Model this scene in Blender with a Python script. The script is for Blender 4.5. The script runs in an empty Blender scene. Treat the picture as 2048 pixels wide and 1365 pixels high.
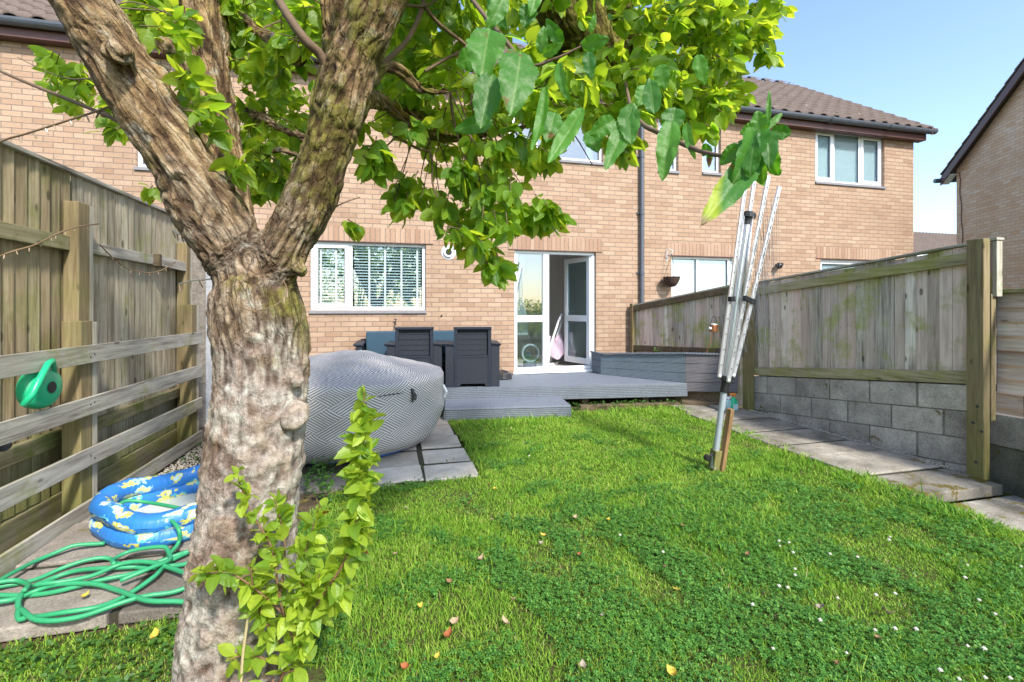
import bpy, math, random
import numpy as np
from mathutils import Vector, Matrix, noise as mnoise
R = math.radians
random.seed(7); rng = np.random.default_rng(11)
scene = bpy.context.scene
COL = scene.collection
# ------------------------------------------------------------------ camera, sky, sun, exposure
FPX, HOR, YAW, CAMZ = 940.0, 618.0, R(13.98), 1.4
cd = bpy.data.cameras.new('camera'); cam = bpy.data.objects.new('camera', cd); COL.objects.link(cam)
cam.location = (0, 0, CAMZ); cam.rotation_euler = (R(90), 0, -YAW)
cd.sensor_width = 36; cd.lens = 36*FPX/2048; cd.shift_y = -(682.5-HOR)/2048
cd.clip_start = 0.05; cd.clip_end = 2000
scene.camera = cam
SUN_EL, SUN_AZ = R(43), R(163)            # azimuth measured from +Y (the house) towards +X
w = bpy.data.worlds.new('World'); scene.world = w; w.use_nodes = True
nt = w.node_tree; nt.nodes.clear()
wo = nt.nodes.new('ShaderNodeOutputWorld'); bg = nt.nodes.new('ShaderNodeBackground'); sk = nt.nodes.new('ShaderNodeTexSky')
sk.sky_type = 'NISHITA'; sk.sun_disc = False; sk.sun_elevation = SUN_EL; sk.sun_rotation = SUN_AZ
sk.air_density = 1.0; sk.dust_density = 1.1; sk.ozone_density = 1.5
bg.inputs[1].default_value = 0.15
nt.links.new(sk.outputs[0], bg.inputs[0]); nt.links.new(bg.outputs[0], wo.inputs[0])
ld = bpy.data.lights.new('sun', 'SUN'); ld.energy = 2.7; ld.angle = R(5); ld.color = (1, .94, .84)
sun = bpy.data.objects.new('sun', ld); COL.objects.link(sun)
sd = Vector((math.sin(SUN_AZ)*math.cos(SUN_EL), math.cos(SUN_AZ)*math.cos(SUN_EL), math.sin(SUN_EL)))
sun.rotation_euler = sd.to_track_quat('Z', 'Y').to_euler(); sun.location = (4, -10, 12)
scene.view_settings.view_transform = 'Standard'; scene.view_settings.look = 'None'
scene.view_settings.exposure = 1.28; scene.view_settings.gamma = 1
scene.cycles.max_bounces = 10; scene.cycles.diffuse_bounces = 6; scene.cycles.transparent_max_bounces = 24
scene.cycles.sample_clamp_indirect = 6
# ------------------------------------------------------------------ pixel -> place (used only to measure)
_c, _s = math.cos(YAW), math.sin(YAW)
def ray(u, v):
    a = (u-1024)/FPX; b = (HOR-v)/FPX
    return Vector((_s+_c*a, _c-_s*a, b))
CP = Vector((0, 0, CAMZ))
def at(u, v, t): return CP + ray(u, v)*t
def onY(u, v, Y=7.5): r = ray(u, v); return CP + r*(Y/r.y)
def onX(u, v, X): r = ray(u, v); return CP + r*(X/r.x)
def onZ(u, v, z=0.0): r = ray(u, v); return CP + r*((z-CAMZ)/r.z)
# ------------------------------------------------------------------ scene helpers
def tag(o, label=None, cat=None, group=None, kind=None):
    if label: o['label'] = label
    if cat: o['category'] = cat
    if group: o['group'] = group
    if kind: o['kind'] = kind
    return o
def thing(name, label, cat, loc=(0, 0, 0), rz=0, group=None):
    o = bpy.data.objects.new(name, None); COL.objects.link(o); o.empty_display_size = .1
    o.location = loc; o.rotation_euler = (0, 0, rz)
    return tag(o, label, cat, group)
class MB:
    def __init__(s): s.v = []; s.f = []; s.uv = None
    def add(s, vs, fs):
        n = len(s.v); s.v += [tuple(p) for p in vs]; s.f += [tuple(i+n for i in f) for f in fs]; return s
    def box(s, x0, x1, y0, y1, z0, z1):
        return s.add([(x0,y0,z0),(x1,y0,z0),(x1,y1,z0),(x0,y1,z0),(x0,y0,z1),(x1,y0,z1),(x1,y1,z1),(x0,y1,z1)],
                     [(0,3,2,1),(4,5,6,7),(0,1,5,4),(1,2,6,5),(2,3,7,6),(3,0,4,7)])
    def cbox(s, c, d, rot=None):
        hx, hy, hz = d[0]/2, d[1]/2, d[2]/2; c = Vector(c)
        vs = [Vector((x,y,z)) for z in (-hz,hz) for x,y in ((-hx,-hy),(hx,-hy),(hx,hy),(-hx,hy))]
        if rot is not None: vs = [rot @ p for p in vs]
        return s.add([c+p for p in vs], [(0,3,2,1),(4,5,6,7),(0,1,5,4),(1,2,6,5),(2,3,7,6),(3,0,4,7)])
    def bar(s, p0, p1, w, h, up=(0, 0, 1)):         # rectangular bar from p0 to p1, w sideways, h along up
        p0 = Vector(p0); p1 = Vector(p1); d = (p1-p0).normalized(); up = Vector(up)
        sd_ = d.cross(up).normalized(); u2 = sd_.cross(d).normalized()
        vs = []
        for p in (p0, p1):
            for a, b in ((-1,-1),(1,-1),(1,1),(-1,1)): vs.append(p+sd_*a*w/2+u2*b*h/2)
        return s.add(vs, [(0,3,2,1),(4,5,6,7),(0,1,5,4),(1,2,6,5),(2,3,7,6),(3,0,4,7)])
    def tube(s, pts, rad, seg=8, caps=True):
        pts = [Vector(p) for p in pts]; n = len(pts)
        if not hasattr(rad, '__len__'): rad = [rad]*n
        prev = None; vs = []
        for i, p in enumerate(pts):
            d = (pts[min(i+1, n-1)]-pts[max(i-1, 0)])
            if d.length < 1e-9: d = Vector((0, 0, 1))
            d.normalize()
            if prev is None:
                a = Vector((0, 0, 1)) if abs(d.z) < .9 else Vector((1, 0, 0))
                nrm = d.cross(a).normalized()
            else: nrm = (prev-d*prev.dot(d)).normalized()
            prev = nrm; b = d.cross(nrm)
            for k in range(seg):
                an = 2*math.pi*k/seg
                vs.append(p+(nrm*math.cos(an)+b*math.sin(an))*rad[i])
        fs = [(i*seg+k, i*seg+(k+1) % seg, (i+1)*seg+(k+1) % seg, (i+1)*seg+k) for i in range(n-1) for k in range(seg)]
        if caps: fs += [tuple(range(seg-1, -1, -1)), tuple((n-1)*seg+k for k in range(seg))]
        return s.add(vs, fs)
    def lathe(s, prof, c=(0, 0, 0), seg=24, a0=0, a1=2*math.pi):
        c = Vector(c); full = abs(a1-a0-2*math.pi) < 1e-6; m = seg if full else seg+1; vs = []
        for r_, z in prof:
            for k in range(m):
                an = a0+(a1-a0)*k/seg; vs.append(c+Vector((r_*math.cos(an), r_*math.sin(an), z)))
        fs = []
        for i in range(len(prof)-1):
            for k in range(seg):
                k2 = (k+1) % m if full else k+1
                fs.append((i*m+k, i*m+k2, (i+1)*m+k2, (i+1)*m+k))
        return s.add(vs, fs)
    def prism(s, poly, z0, z1):
        n = len(poly)
        return s.add([(p[0], p[1], z0) for p in poly]+[(p[0], p[1], z1) for p in poly],
                     [tuple(range(n-1, -1, -1)), tuple(range(n, 2*n))]+[(i, (i+1) % n, n+(i+1) % n, n+i) for i in range(n)])
    def extr(s, pts, d):                            # polygon of 3-D points extruded by vector d
        n = len(pts); d = Vector(d)
        return s.add([Vector(p) for p in pts]+[Vector(p)+d for p in pts],
                     [tuple(range(n-1, -1, -1)), tuple(range(n, 2*n))]+[(i, (i+1) % n, n+(i+1) % n, n+i) for i in range(n)])
    def sphere(s, c, r_, sc=(1, 1, 1), seg=12, rings=8):
        c = Vector(c); vs = [c+Vector((0, 0, -r_*sc[2]))]
        for i in range(1, rings):
            th = math.pi*i/rings
            for k in range(seg):
                an = 2*math.pi*k/seg
                vs.append(c+Vector((r_*sc[0]*math.sin(th)*math.cos(an), r_*sc[1]*math.sin(th)*math.sin(an), -r_*sc[2]*math.cos(th))))
        vs.append(c+Vector((0, 0, r_*sc[2]))); L = len(vs)-1
        fs = [(0, 1+(k+1) % seg, 1+k) for k in range(seg)]
        for i in range(rings-2):
            for k in range(seg): fs.append((1+i*seg+k, 1+i*seg+(k+1) % seg, 1+(i+1)*seg+(k+1) % seg, 1+(i+1)*seg+k))
        fs += [(L, 1+(rings-2)*seg+k, 1+(rings-2)*seg+(k+1) % seg) for k in range(seg)]
        return s.add(vs, fs)
    def build(s, name, mat, parent=None, smooth=False, bevel=0, fixn=False, world=False):
        me = bpy.data.meshes.new(name)
        vs = s.v
        if parent is not None and not world:      # vertices are given in world space; keep them local to the thing
            M = thing_inv(parent); vs = [tuple(M @ Vector(p)) for p in vs]
        me.from_pydata(vs, [], s.f); me.update()
        if s.uv is not None:
            ul = me.uv_layers.new(name='UVMap'); arr = np.zeros((len(me.loops), 2), 'f')
            li = np.zeros(len(me.loops), 'i'); me.loops.foreach_get('vertex_index', li)
            arr[:] = np.array(s.uv, 'f')[li]; ul.data.foreach_set('uv', arr.ravel())
        if fixn:
            import bmesh
            b = bmesh.new(); b.from_mesh(me); bmesh.ops.recalc_face_normals(b, faces=b.faces); b.to_mesh(me); b.free()
        if smooth: me.polygons.foreach_set('use_smooth', [True]*len(me.polygons))
        me.materials.append(mat)
        o = bpy.data.objects.new(name, me); COL.objects.link(o)
        if parent is not None: o.parent = parent
        if bevel:
            m = o.modifiers.new('bevel', 'BEVEL'); m.width = bevel; m.segments = 2; m.limit_method = 'ANGLE'; m.angle_limit = R(50)
        return o
def thing_inv(p):
    M = Matrix.Identity(4); q = p; chain = []
    while q is not None: chain.append(Matrix.Translation(q.location) @ q.rotation_euler.to_matrix().to_4x4()); q = q.parent
    for m in reversed(chain): M = M @ m
    return M.inverted()
def dup(root, loc=None, rz=None, label=None, group=None):
    r_ = root.copy(); COL.objects.link(r_)
    if loc is not None: r_.location = loc
    if rz is not None: r_.rotation_euler = (0, 0, rz)
    if label: r_['label'] = label
    if group: r_['group'] = group
    for ch in list(root.children):
        c_ = ch.copy(); COL.objects.link(c_); c_.parent = r_
        for g in list(ch.children):
            d = g.copy(); COL.objects.link(d); d.parent = c_
    return r_
def bigmesh(name, V, F, mat, parent=None, smooth=True, nside=4, uv=None):
    """V (n,3), F (m,nside) numpy arrays"""
    me = bpy.data.meshes.new(name); V = np.asarray(V, 'f'); F = np.asarray(F, 'i')
    if parent is not None:
        M = np.array(thing_inv(parent)); V = V @ M[:3, :3].T + M[:3, 3]
        V = V.astype('f')
    me.vertices.add(len(V)); me.vertices.foreach_set('co', V.ravel())
    me.loops.add(F.size); me.loops.foreach_set('vertex_index', F.ravel())
    me.polygons.add(len(F)); me.polygons.foreach_set('loop_start', np.arange(0, F.size, nside, dtype='i'))
    me.polygons.foreach_set('loop_total', np.full(len(F), nside, 'i'))
    me.update(calc_edges=True); me.validate()
    if smooth: me.polygons.foreach_set('use_smooth', np.ones(len(F), bool))
    if uv is not None:
        ul = me.uv_layers.new(name='UVMap'); ul.data.foreach_set('uv', np.asarray(uv, 'f')[F.ravel()].ravel())
    me.materials.append(mat)
    o = bpy.data.objects.new(name, me); COL.objects.link(o); o.parent = parent
    return o
# ------------------------------------------------------------------ material helpers
def mat(name):
    m = bpy.data.materials.new(name); m.use_nodes = True; t = m.node_tree
    return m, t, t.nodes['Principled BSDF']
def nd(t, ty, ins=None, **pr):
    n = t.nodes.new('ShaderNode'+ty)
    for k, v in pr.items(): setattr(n, k, v)
    for k, v in (ins or {}).items():
        sk_ = n.inputs[k]
        if isinstance(v, bpy.types.NodeSocket): t.links.new(v, sk_)
        else: sk_.default_value = v
    return n
def M_(t, op, a, b=0.0, c=None, clamp=False):
    n = nd(t, 'Math', {0: a, 1: b}, operation=op, use_clamp=clamp)
    if c is not None:
        if isinstance(c, bpy.types.NodeSocket): t.links.new(c, n.inputs[2])
        else: n.inputs[2].default_value = c
    return n.outputs[0]
def rgb(c): return (c[0], c[1], c[2], 1)
def mix(t, f, a, b, blend='MIX'):
    n = t.nodes.new('ShaderNodeMix'); n.data_type = 'RGBA'; n.blend_type = blend
    for i, v in ((0, f), (6, a), (7, b)):
        if isinstance(v, bpy.types.NodeSocket): t.links.new(v, n.inputs[i])
        else: n.inputs[i].default_value = v if i == 0 else rgb(v)
    return n.outputs[2]
def ramp(t, f, stops, interp='LINEAR'):
    n = t.nodes.new('ShaderNodeValToRGB'); n.color_ramp.interpolation = interp
    e = n.color_ramp.elements
    while len(e) < len(stops): e.new(.5)
    for i, (p, c) in enumerate(stops):
        e[i].position = p; e[i].color = rgb(c) if hasattr(c, '__len__') else (c, c, c, 1)
    t.links.new(f, n.inputs[0]); return n.outputs[0]
def coord(t, kind='Object'): return nd(t, 'TexCoord').outputs[kind]
def wpos(t): return nd(t, 'NewGeometry').outputs['Position']
def isl(t): return nd(t, 'NewGeometry').outputs['Random Per Island']
def scl(t, v, s): return nd(t, 'Mapping', {0: v, 3: s}).outputs[0]
def noi(t, v, s, d=4, r_=.55, dist=0): return nd(t, 'TexNoise', {'Vector': v, 'Scale': s, 'Detail': d, 'Roughness': r_, 'Distortion': dist}).outputs[0]
def bump(t, b, h, st=.5, dist=.01, nrm=None):
    n = nd(t, 'Bump', {'Height': h, 'Strength': st, 'Distance': dist})
    if nrm is not None: t.links.new(nrm, n.inputs['Normal'])
    if b is not None: t.links.new(n.outputs[0], b.inputs['Normal'])
    return n.outputs[0]
def setc(t, b, c, rough=None, spec=None):
    if isinstance(c, bpy.types.NodeSocket): t.links.new(c, b.inputs['Base Color'])
    else: b.inputs['Base Color'].default_value = rgb(c)
    if rough is not None:
        if isinstance(rough, bpy.types.NodeSocket): t.links.new(rough, b.inputs['Roughness'])
        else: b.inputs['Roughness'].default_value = rough
    if spec is not None: b.inputs['Specular IOR Level'].default_value = spec
def simple(name, c, rough=.6, var=.15, ns=20, bmp=0, metal=0, spec=.5):
    m, t, b = mat(name); co = coord(t); n = noi(t, co, ns)
    c2 = mix(t, n, [x*(1-var) for x in c], [min(1, x*(1+var)) for x in c]); setc(t, b, c2, rough, spec)
    b.inputs['Metallic'].default_value = metal
    if bmp: bump(t, b, n, bmp, .004)
    return m
def brick_mat(name, shades, mortar, bw=.225, bh=.075, soldier=False, rough=.85):
    m, t, b = mat(name); sx = nd(t, 'SeparateXYZ', {0: coord(t)}).outputs
    wob = M_(t, 'MULTIPLY', M_(t, 'SUBTRACT', noi(t, coord(t), 9, 3), .5), .010)
    x = M_(t, 'ADD', M_(t, 'ADD', sx[0], sx[1]), wob); z = M_(t, 'ADD', sx[2], M_(t, 'MULTIPLY', M_(t, 'SUBTRACT', noi(t, coord(t), 6.3, 3), .5), .008))
    if soldier:
        fx_ = M_(t, 'DIVIDE', x, bh); fz_ = M_(t, 'DIVIDE', sx[2], 50.0)
    else:
        fz_ = M_(t, 'DIVIDE', z, bh); row = M_(t, 'FLOOR', fz_)
        off = M_(t, 'MULTIPLY', M_(t, 'FLOORED_MODULO', row, 2.0), .5)
        fx_ = M_(t, 'ADD', M_(t, 'DIVIDE', x, bw), off)
    cx = M_(t, 'FLOOR', fx_); cz = M_(t, 'FLOOR', fz_)
    ux = M_(t, 'SUBTRACT', fx_, cx); uz = M_(t, 'SUBTRACT', fz_, cz)
    wx, wz = (bh, 50.0) if soldier else (bw, bh)
    dx = M_(t, 'MULTIPLY', M_(t, 'MINIMUM', ux, M_(t, 'SUBTRACT', 1.0, ux)), wx)
    dz = M_(t, 'MULTIPLY', M_(t, 'MINIMUM', uz, M_(t, 'SUBTRACT', 1.0, uz)), wz)
    d = M_(t, 'MINIMUM', dx, dz)
    rough_n = noi(t, coord(t), 60, 4)
    d2 = M_(t, 'ADD', d, M_(t, 'MULTIPLY', M_(t, 'SUBTRACT', rough_n, .5), .004))
    mask = nd(t, 'MapRange', {0: d2, 1: .0034, 2: .0066}).outputs[0]
    cv = nd(t, 'CombineXYZ', {0: cx, 1: cz})
    wn = nd(t, 'TexWhiteNoise', {0: cv.outputs[0]}, noise_dimensions='3D').outputs
    k = len(shades)
    col = ramp(t, wn[0], [(i/(k-1), c) for i, c in enumerate(shades)])
    n2 = noi(t, coord(t), 26, 5, .7); n3 = noi(t, coord(t), 1.1, 4, .6)
    col = mix(t, M_(t, 'MULTIPLY', n2, .55), col, ramp(t, n2, [(.3, .16), (.7, .75)]), 'SOFT_LIGHT')
    col = mix(t, nd(t, 'MapRange', {0: n3, 1: .45, 2: .75, 3: 0., 4: .45}).outputs[0], col, shades[0])
    st = nd(t, 'MapRange', {0: noi(t, coord(t), .55, 5, .65), 1: .5, 2: .72, 3: 0., 4: .35}).outputs[0]; c = mix(t, mask, mortar, col); c = mix(t, st, c, [x*.75 for x in shades[0]]); setc(t, b, c, rough, .25)
    h = M_(t, 'ADD', mask, M_(t, 'MULTIPLY', n2, .5)); bump(t, b, h, .8, .006)
    return m
def wood_mat(name, base, dark, green=0.0, axis=2, greencol=(.10, .13, .025), gz=None, rough=.85, pink=.25):
    m, t, b = mat(name); co = coord(t); rn = isl(t)
    s = [38, 38, 38]; s[axis] = 2.2
    shift = nd(t, 'CombineXYZ', {0: M_(t, 'MULTIPLY', rn, 9.0), 1: M_(t, 'MULTIPLY', rn, 17.0), 2: M_(t, 'MULTIPLY', rn, 5.0)}).outputs[0]
    cs = nd(t, 'VectorMath', {0: co, 1: shift}, operation='ADD').outputs[0]
    g = noi(t, scl(t, cs, s), 1.0, 6, .65, .6); s2 = [9, 9, 9]; s2[axis] = 1.3
    bl = noi(t, scl(t, cs, s2), 1.0, 4, .6)
    c = mix(t, nd(t, 'MapRange', {0: g, 1: .37, 2: .62}).outputs[0], dark, base)
    c = mix(t, M_(t, 'MULTIPLY', nd(t, 'MapRange', {0: bl, 1: .4, 2: .7}).outputs[0], .6), c, [x*1.25 for x in base])
    c = mix(t, M_(t, 'MULTIPLY', M_(t, 'FRACT', M_(t, 'MULTIPLY', rn, 7.3)), pink), c, (base[0]*1.0, base[1]*.78, base[2]*.78))
    br = M_(t, 'ADD', .72, M_(t, 'MULTIPLY', rn, .5))
    c = mix(t, 1.0, c, nd(t, 'CombineXYZ', {0: br, 1: br, 2: br}).outputs[0], 'MULTIPLY')
    # knots
    s3 = [14, 14, 14]; s3[axis] = 6
    vo = nd(t, 'TexVoronoi', {'Vector': scl(t, cs, s3), 'Scale': .55}).outputs[0]
    kn = nd(t, 'MapRange', {0: vo, 1: .08, 2: .14, 3: 1., 4: 0.}).outputs[0]
    c = mix(t, M_(t, 'MULTIPLY', kn, .75), c, [x*.35 for x in dark])
    if green > 0:
        gn = noi(t, wpos(t), 3.2, 6, .7)
        gm = nd(t, 'MapRange', {0: gn, 1: .62-green*.3, 2: .78-green*.3}).outputs[0]
        if gz is not None:      # algae grows from the wet end: gz = (z where full, z where none)
            zz = nd(t, 'SeparateXYZ', {0: wpos(t)}).outputs[2]
            zm = nd(t, 'MapRange', {0: M_(t, 'ADD', zz, M_(t, 'MULTIPLY', M_(t, 'SUBTRACT', gn, .5), .5)), 1: gz[0], 2: gz[1], 3: 1., 4: 0.}).outputs[0]
            gm = M_(t, 'MAXIMUM', M_(t, 'MULTIPLY', gm, .55), zm, clamp=True)
        c = mix(t, M_(t, 'MULTIPLY', gm, .8), c, mix(t, g, [x*.55 for x in greencol], [x*1.7 for x in greencol]))
    setc(t, b, c, rough, .2); bump(t, b, g, .45, .004)
    return m
def stone_mat(name, c1, c2, spec_c=None, ns=5, moss=0, rough=.9, fine=90, streak=0):
    m, t, b = mat(name); co = wpos(t); rn = M_(t, 'FRACT', M_(t, 'ADD', isl(t), nd(t, 'ObjectInfo').outputs['Random']))
    n1 = noi(t, co, ns, 6, .65); n2 = noi(t, co, fine, 4, .7)
    c = mix(t, nd(t, 'MapRange', {0: n1, 1: .35, 2: .68}).outputs[0], c1, c2)
    c = mix(t, .6, c, ramp(t, n2, [(.3, .12), (.72, .85)]), 'SOFT_LIGHT')
    vo = nd(t, 'TexVoronoi', {'Vector': co, 'Scale': fine*1.3}).outputs[0]
    c = mix(t, M_(t, 'MULTIPLY', nd(t, 'MapRange', {0: vo, 1: .1, 2: .22, 3: 1., 4: 0.}).outputs[0], .35), c, [x*1.7 for x in c2])
    if moss:
        mn = noi(t, co, 4.5, 7, .72)
        mm = nd(t, 'MapRange', {0: mn, 1: .66-moss*.25, 2: .70-moss*.25}).outputs[0]
        c = mix(t, mm, c, mix(t, n2, (.05, .045, .012), (.22, .17, .03)))
    br = M_(t, 'ADD', .78, M_(t, 'MULTIPLY', rn, .42))
    c = mix(t, 1.0, c, nd(t, 'CombineXYZ', {0: br, 1: br, 2: br}).outputs[0], 'MULTIPLY')
    setc(t, b, c, rough, .25); bump(t, b, M_(t, 'ADD', n2, n1), .5, .006)
    return m
MT = {}
br_sh = [(.31, .20, .135), (.375, .255, .175), (.405, .285, .20), (.35, .23, .157), (.44, .32, .23), (.385, .27, .19), (.42, .30, .215)]
MT['brick'] = brick_mat('brick', br_sh, (.235, .18, .145))
MT['soldier'] = brick_mat('soldier_brick', [(.31, .19, .13), (.37, .245, .17), (.42, .295, .215), (.35, .225, .155)], (.235, .18, .14), soldier=True)
MT['brick_sun_lift'] = brick_mat('brick_sun_lift', [(.78, .48, .28), (.84, .58, .37), (.88, .64, .44), (.80, .54, .36), (.90, .70, .52)], (.55, .42, .32))  # colours lifted to stand in for the sunlight this gable lacks
MT['upvc'] = simple('white_upvc', (.80, .82, .86), .3, .03, 3)
MT['sill'] = simple('grey_sill', (.22, .22, .24), .8, .3, 30, .3)
MT['gutter'] = simple('grey_plastic', (.085, .10, .125), .45, .25, 8)
MT['fascia'] = simple('maroon_fascia', (.105, .048, .042), .5, .15, 10)
MT['wallin'] = simple('plaster', (.80, .78, .77), .9, .05, 2)
MT['flr'] = simple('floor_covering', (.42, .38, .35), .6, .2, 8)
MT['blind'] = simple('white_blind', (.78, .79, .80), .5, .04, 5)
MT['lead'] = simple('dark_metal', (.03, .032, .036), .4, .2, 15)
MT['black'] = simple('black_plastic_and_shade', (.012, .012, .014), .4, .2, 15)
def curtain_mat():
    m, t, b = mat('net_curtain'); setc(t, b, (.8, .82, .85), .9)
    b.inputs['Transmission Weight'].default_value = 0
    tr = nd(t, 'BsdfTranslucent', {0: (.75, .78, .8, 1)}); mx = nd(t, 'MixShader', {0: .4, 1: b.outputs[0], 2: tr.outputs[0]})
    t.links.new(mx.outputs[0], t.nodes['Material Output'].inputs[0]); return m
MT['curtain'] = curtain_mat()
def glass_mat(name='window_glass', refl=.16, tint=(.82, .90, .92)):
    m, t, b = mat(name)
    ge = nd(t, 'NewGeometry').outputs; dt_ = nd(t, 'VectorMath', {0: ge['Incoming'], 1: ge['Normal']}, operation='DOT_PRODUCT').outputs['Value']
    lw = M_(t, 'POWER', M_(t, 'SUBTRACT', 1.0, M_(t, 'ABSOLUTE', dt_)), 4.0)
    f = M_(t, 'ADD', refl, M_(t, 'MULTIPLY', lw, .7), clamp=True)
    nrm = bump(t, None, noi(t, coord(t), 1.3, 1), .02, .05)
    gl = nd(t, 'BsdfGlossy', {'Color': (.92, .96, 1, 1), 'Roughness': .01, 'Normal': nrm}); tr = nd(t, 'BsdfTransparent', {0: rgb(tint)})
    mx = nd(t, 'MixShader', {0: f, 1: tr.outputs[0], 2: gl.outputs[0]})
    t.links.new(mx.outputs[0], t.nodes['Material Output'].inputs[0]); return m
MT['glass'] = glass_mat(); MT['glass_hi'] = glass_mat('coated_glass', .5); MT['glass_mid'] = glass_mat('bedroom_glass', .3); MT['glass_lo'] = glass_mat('door_glass', .10, (.62, .78, .80))
def tile_mat():
    m, t, b = mat('roof_tile'); co = coord(t); n = noi(t, co, 3, 5, .7); n2 = noi(t, co, 40, 4)
    c = mix(t, n, (.085, .065, .057), (.18, .142, .125)); c = mix(t, .5, c, ramp(t, n2, [(.3, .2), (.7, .8)]), 'SOFT_LIGHT')
    li = nd(t, 'MapRange', {0: noi(t, co, 9, 5, .7), 1: .62, 2: .7}).outputs[0]
    c = mix(t, M_(t, 'MULTIPLY', li, .5), c, (.4, .4, .36)); setc(t, b, c, .85, .2); bump(t, b, n2, .3, .004); return m
MT['tile'] = tile_mat()
MT['fence_g'] = wood_mat('weathered_fence', (.37, .32, .205), (.125, .10, .055), .46, 2, (.15, .17, .035), (.1, .7), pink=.35)
MT['fence_rail'] = wood_mat('weathered_rail', (.50, .48, .42), (.19, .17, .14), .3, 1, (.22, .23, .08))
MT['fence_railb'] = wood_mat('mossy_rail', (0.360, 0.324, 0.204), (0.168, 0.138, 0.072), .6, 1)
MT['post_g'] = wood_mat('green_post', (.29, .235, .135), (.15, .11, .055), .4, 2, (.15, .15, .045), (.1, .75))
MT['post_pale'] = wood_mat('pale_batten', (.52, .50, .42), (.32, .29, .22), .2, 2)
MT['fence_r'] = wood_mat('grey_mossy_board', (.66, .61, .53), (.20, .16, .125), .42, 2, (.28, .30, .06), pink=.75)
MT['rail_r'] = wood_mat('green_rail', (.46, .41, .26), (.20, .165, .09), .6, 1, (.25, .25, .07))
MT['lap'] = wood_mat('lap_board', (.64, .53, .43), (.34, .25, .18), .05, 1)
MT['fence_pale'] = wood_mat('silver_fence', (.43, .395, .30), (.165, .14, .095), .35, 2, (.16, .18, .04), (.1, .65), pink=.3)
MT['stake'] = wood_mat('brown_stake', (.30, .19, .09), (.16, .09, .04), .1, 2)
MT['block'] = stone_mat('concrete_block', (.26, .235, .21), (.56, .52, .47), ns=2.6, moss=.10, fine=60)
MT['blockdk'] = stone_mat('damp_block', (.12, .12, .09), (.22, .21, .17), ns=5, moss=.2)
MT['slab'] = stone_mat('paving', (.15, .135, .11), (.38, .35, .30), ns=3.5, moss=.2)
MT['slabmoss'] = stone_mat('mossy_paving', (.15, .135, .11), (.35, .33, .285), ns=3.5, moss=.55)
MT['slabw'] = stone_mat('pale_paving', (.36, .33, .28), (.58, .55, .50), ns=2.5)
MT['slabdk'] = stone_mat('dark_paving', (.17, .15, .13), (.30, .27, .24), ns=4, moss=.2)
MT['roughcast'] = stone_mat('roughcast', (.17, .145, .12), (.30, .26, .22), ns=14, fine=45)
MT['render_pale'] = stone_mat('pale_render', (.34, .35, .37), (.5, .5, .52), ns=9)
def deck_mat(name, c, axis_dir, groove=.012, width=.14):
    m, t, b = mat(name); co = coord(t)
    d = nd(t, 'VectorMath', {0: co, 1: axis_dir}, operation='DOT_PRODUCT').outputs['Value']
    fr = M_(t, 'FRACT', M_(t, 'DIVIDE', d, groove)); g = nd(t, 'MapRange', {0: M_(t, 'ABSOLUTE', M_(t, 'SUBTRACT', fr, .5)), 1: .12, 2: .28}).outputs[0]
    n = noi(t, co, 6, 5, .7); n2 = noi(t, co, 60, 3)
    cc = mix(t, n, [x*.75 for x in c], [x*1.25 for x in c]); cc = mix(t, .4, cc, ramp(t, n2, [(.3, .2), (.7, .8)]), 'SOFT_LIGHT')
    cc = mix(t, M_(t, 'MULTIPLY', M_(t, 'SUBTRACT', 1.0, g), .7), cc, [x*.4 for x in c]); setc(t, b, cc, .65, .3); bump(t, b, g, .5, .003); return m
DK = (.185, .215, .265)
MT['deck'] = deck_mat('grey_decking', DK, (.12, 1, 0), .024); MT['deckf'] = deck_mat('grey_deck_fascia', (.16, .185, .22), (0, 0, 1), .024)
MT['planter'] = deck_mat('blue_grey_board', (.16, .20, .235), (0, 0, 1), .02); MT['planter2'] = deck_mat('mauve_grey_board', (.175, .165, .18), (0, 0, 1), .02)
MT['wooddk'] = wood_mat('dark_wet_wood', (.16, .12, .08), (.07, .05, .03), .3, 0)
def rattan_mat():
    m, t, b = mat('rattan_weave'); co = coord(t); sx = nd(t, 'SeparateXYZ', {0: co}).outputs
    x = M_(t, 'MULTIPLY', M_(t, 'ADD', sx[0], sx[1]), 2*math.pi/.030); z = M_(t, 'MULTIPLY', sx[2], 2*math.pi/.026)
    h = M_(t, 'MULTIPLY', M_(t, 'SINE', x), M_(t, 'SINE', z)); h = M_(t, 'ADD', M_(t, 'MULTIPLY', h, .5), .5)
    c = mix(t, h, (.004, .005, .009), (.040, .050, .070)); setc(t, b, c, .55, .25); bump(t, b, h, .9, .006); return m
MT['rattan'] = rattan_mat(); MT['rattanf'] = simple('charcoal_resin', (.020, .026, .040), .5, .15, 12, spec=.25)
MT['cush'] = simple('blue_cushion', (.030, .070, .110), .9, .12, 6)
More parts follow.
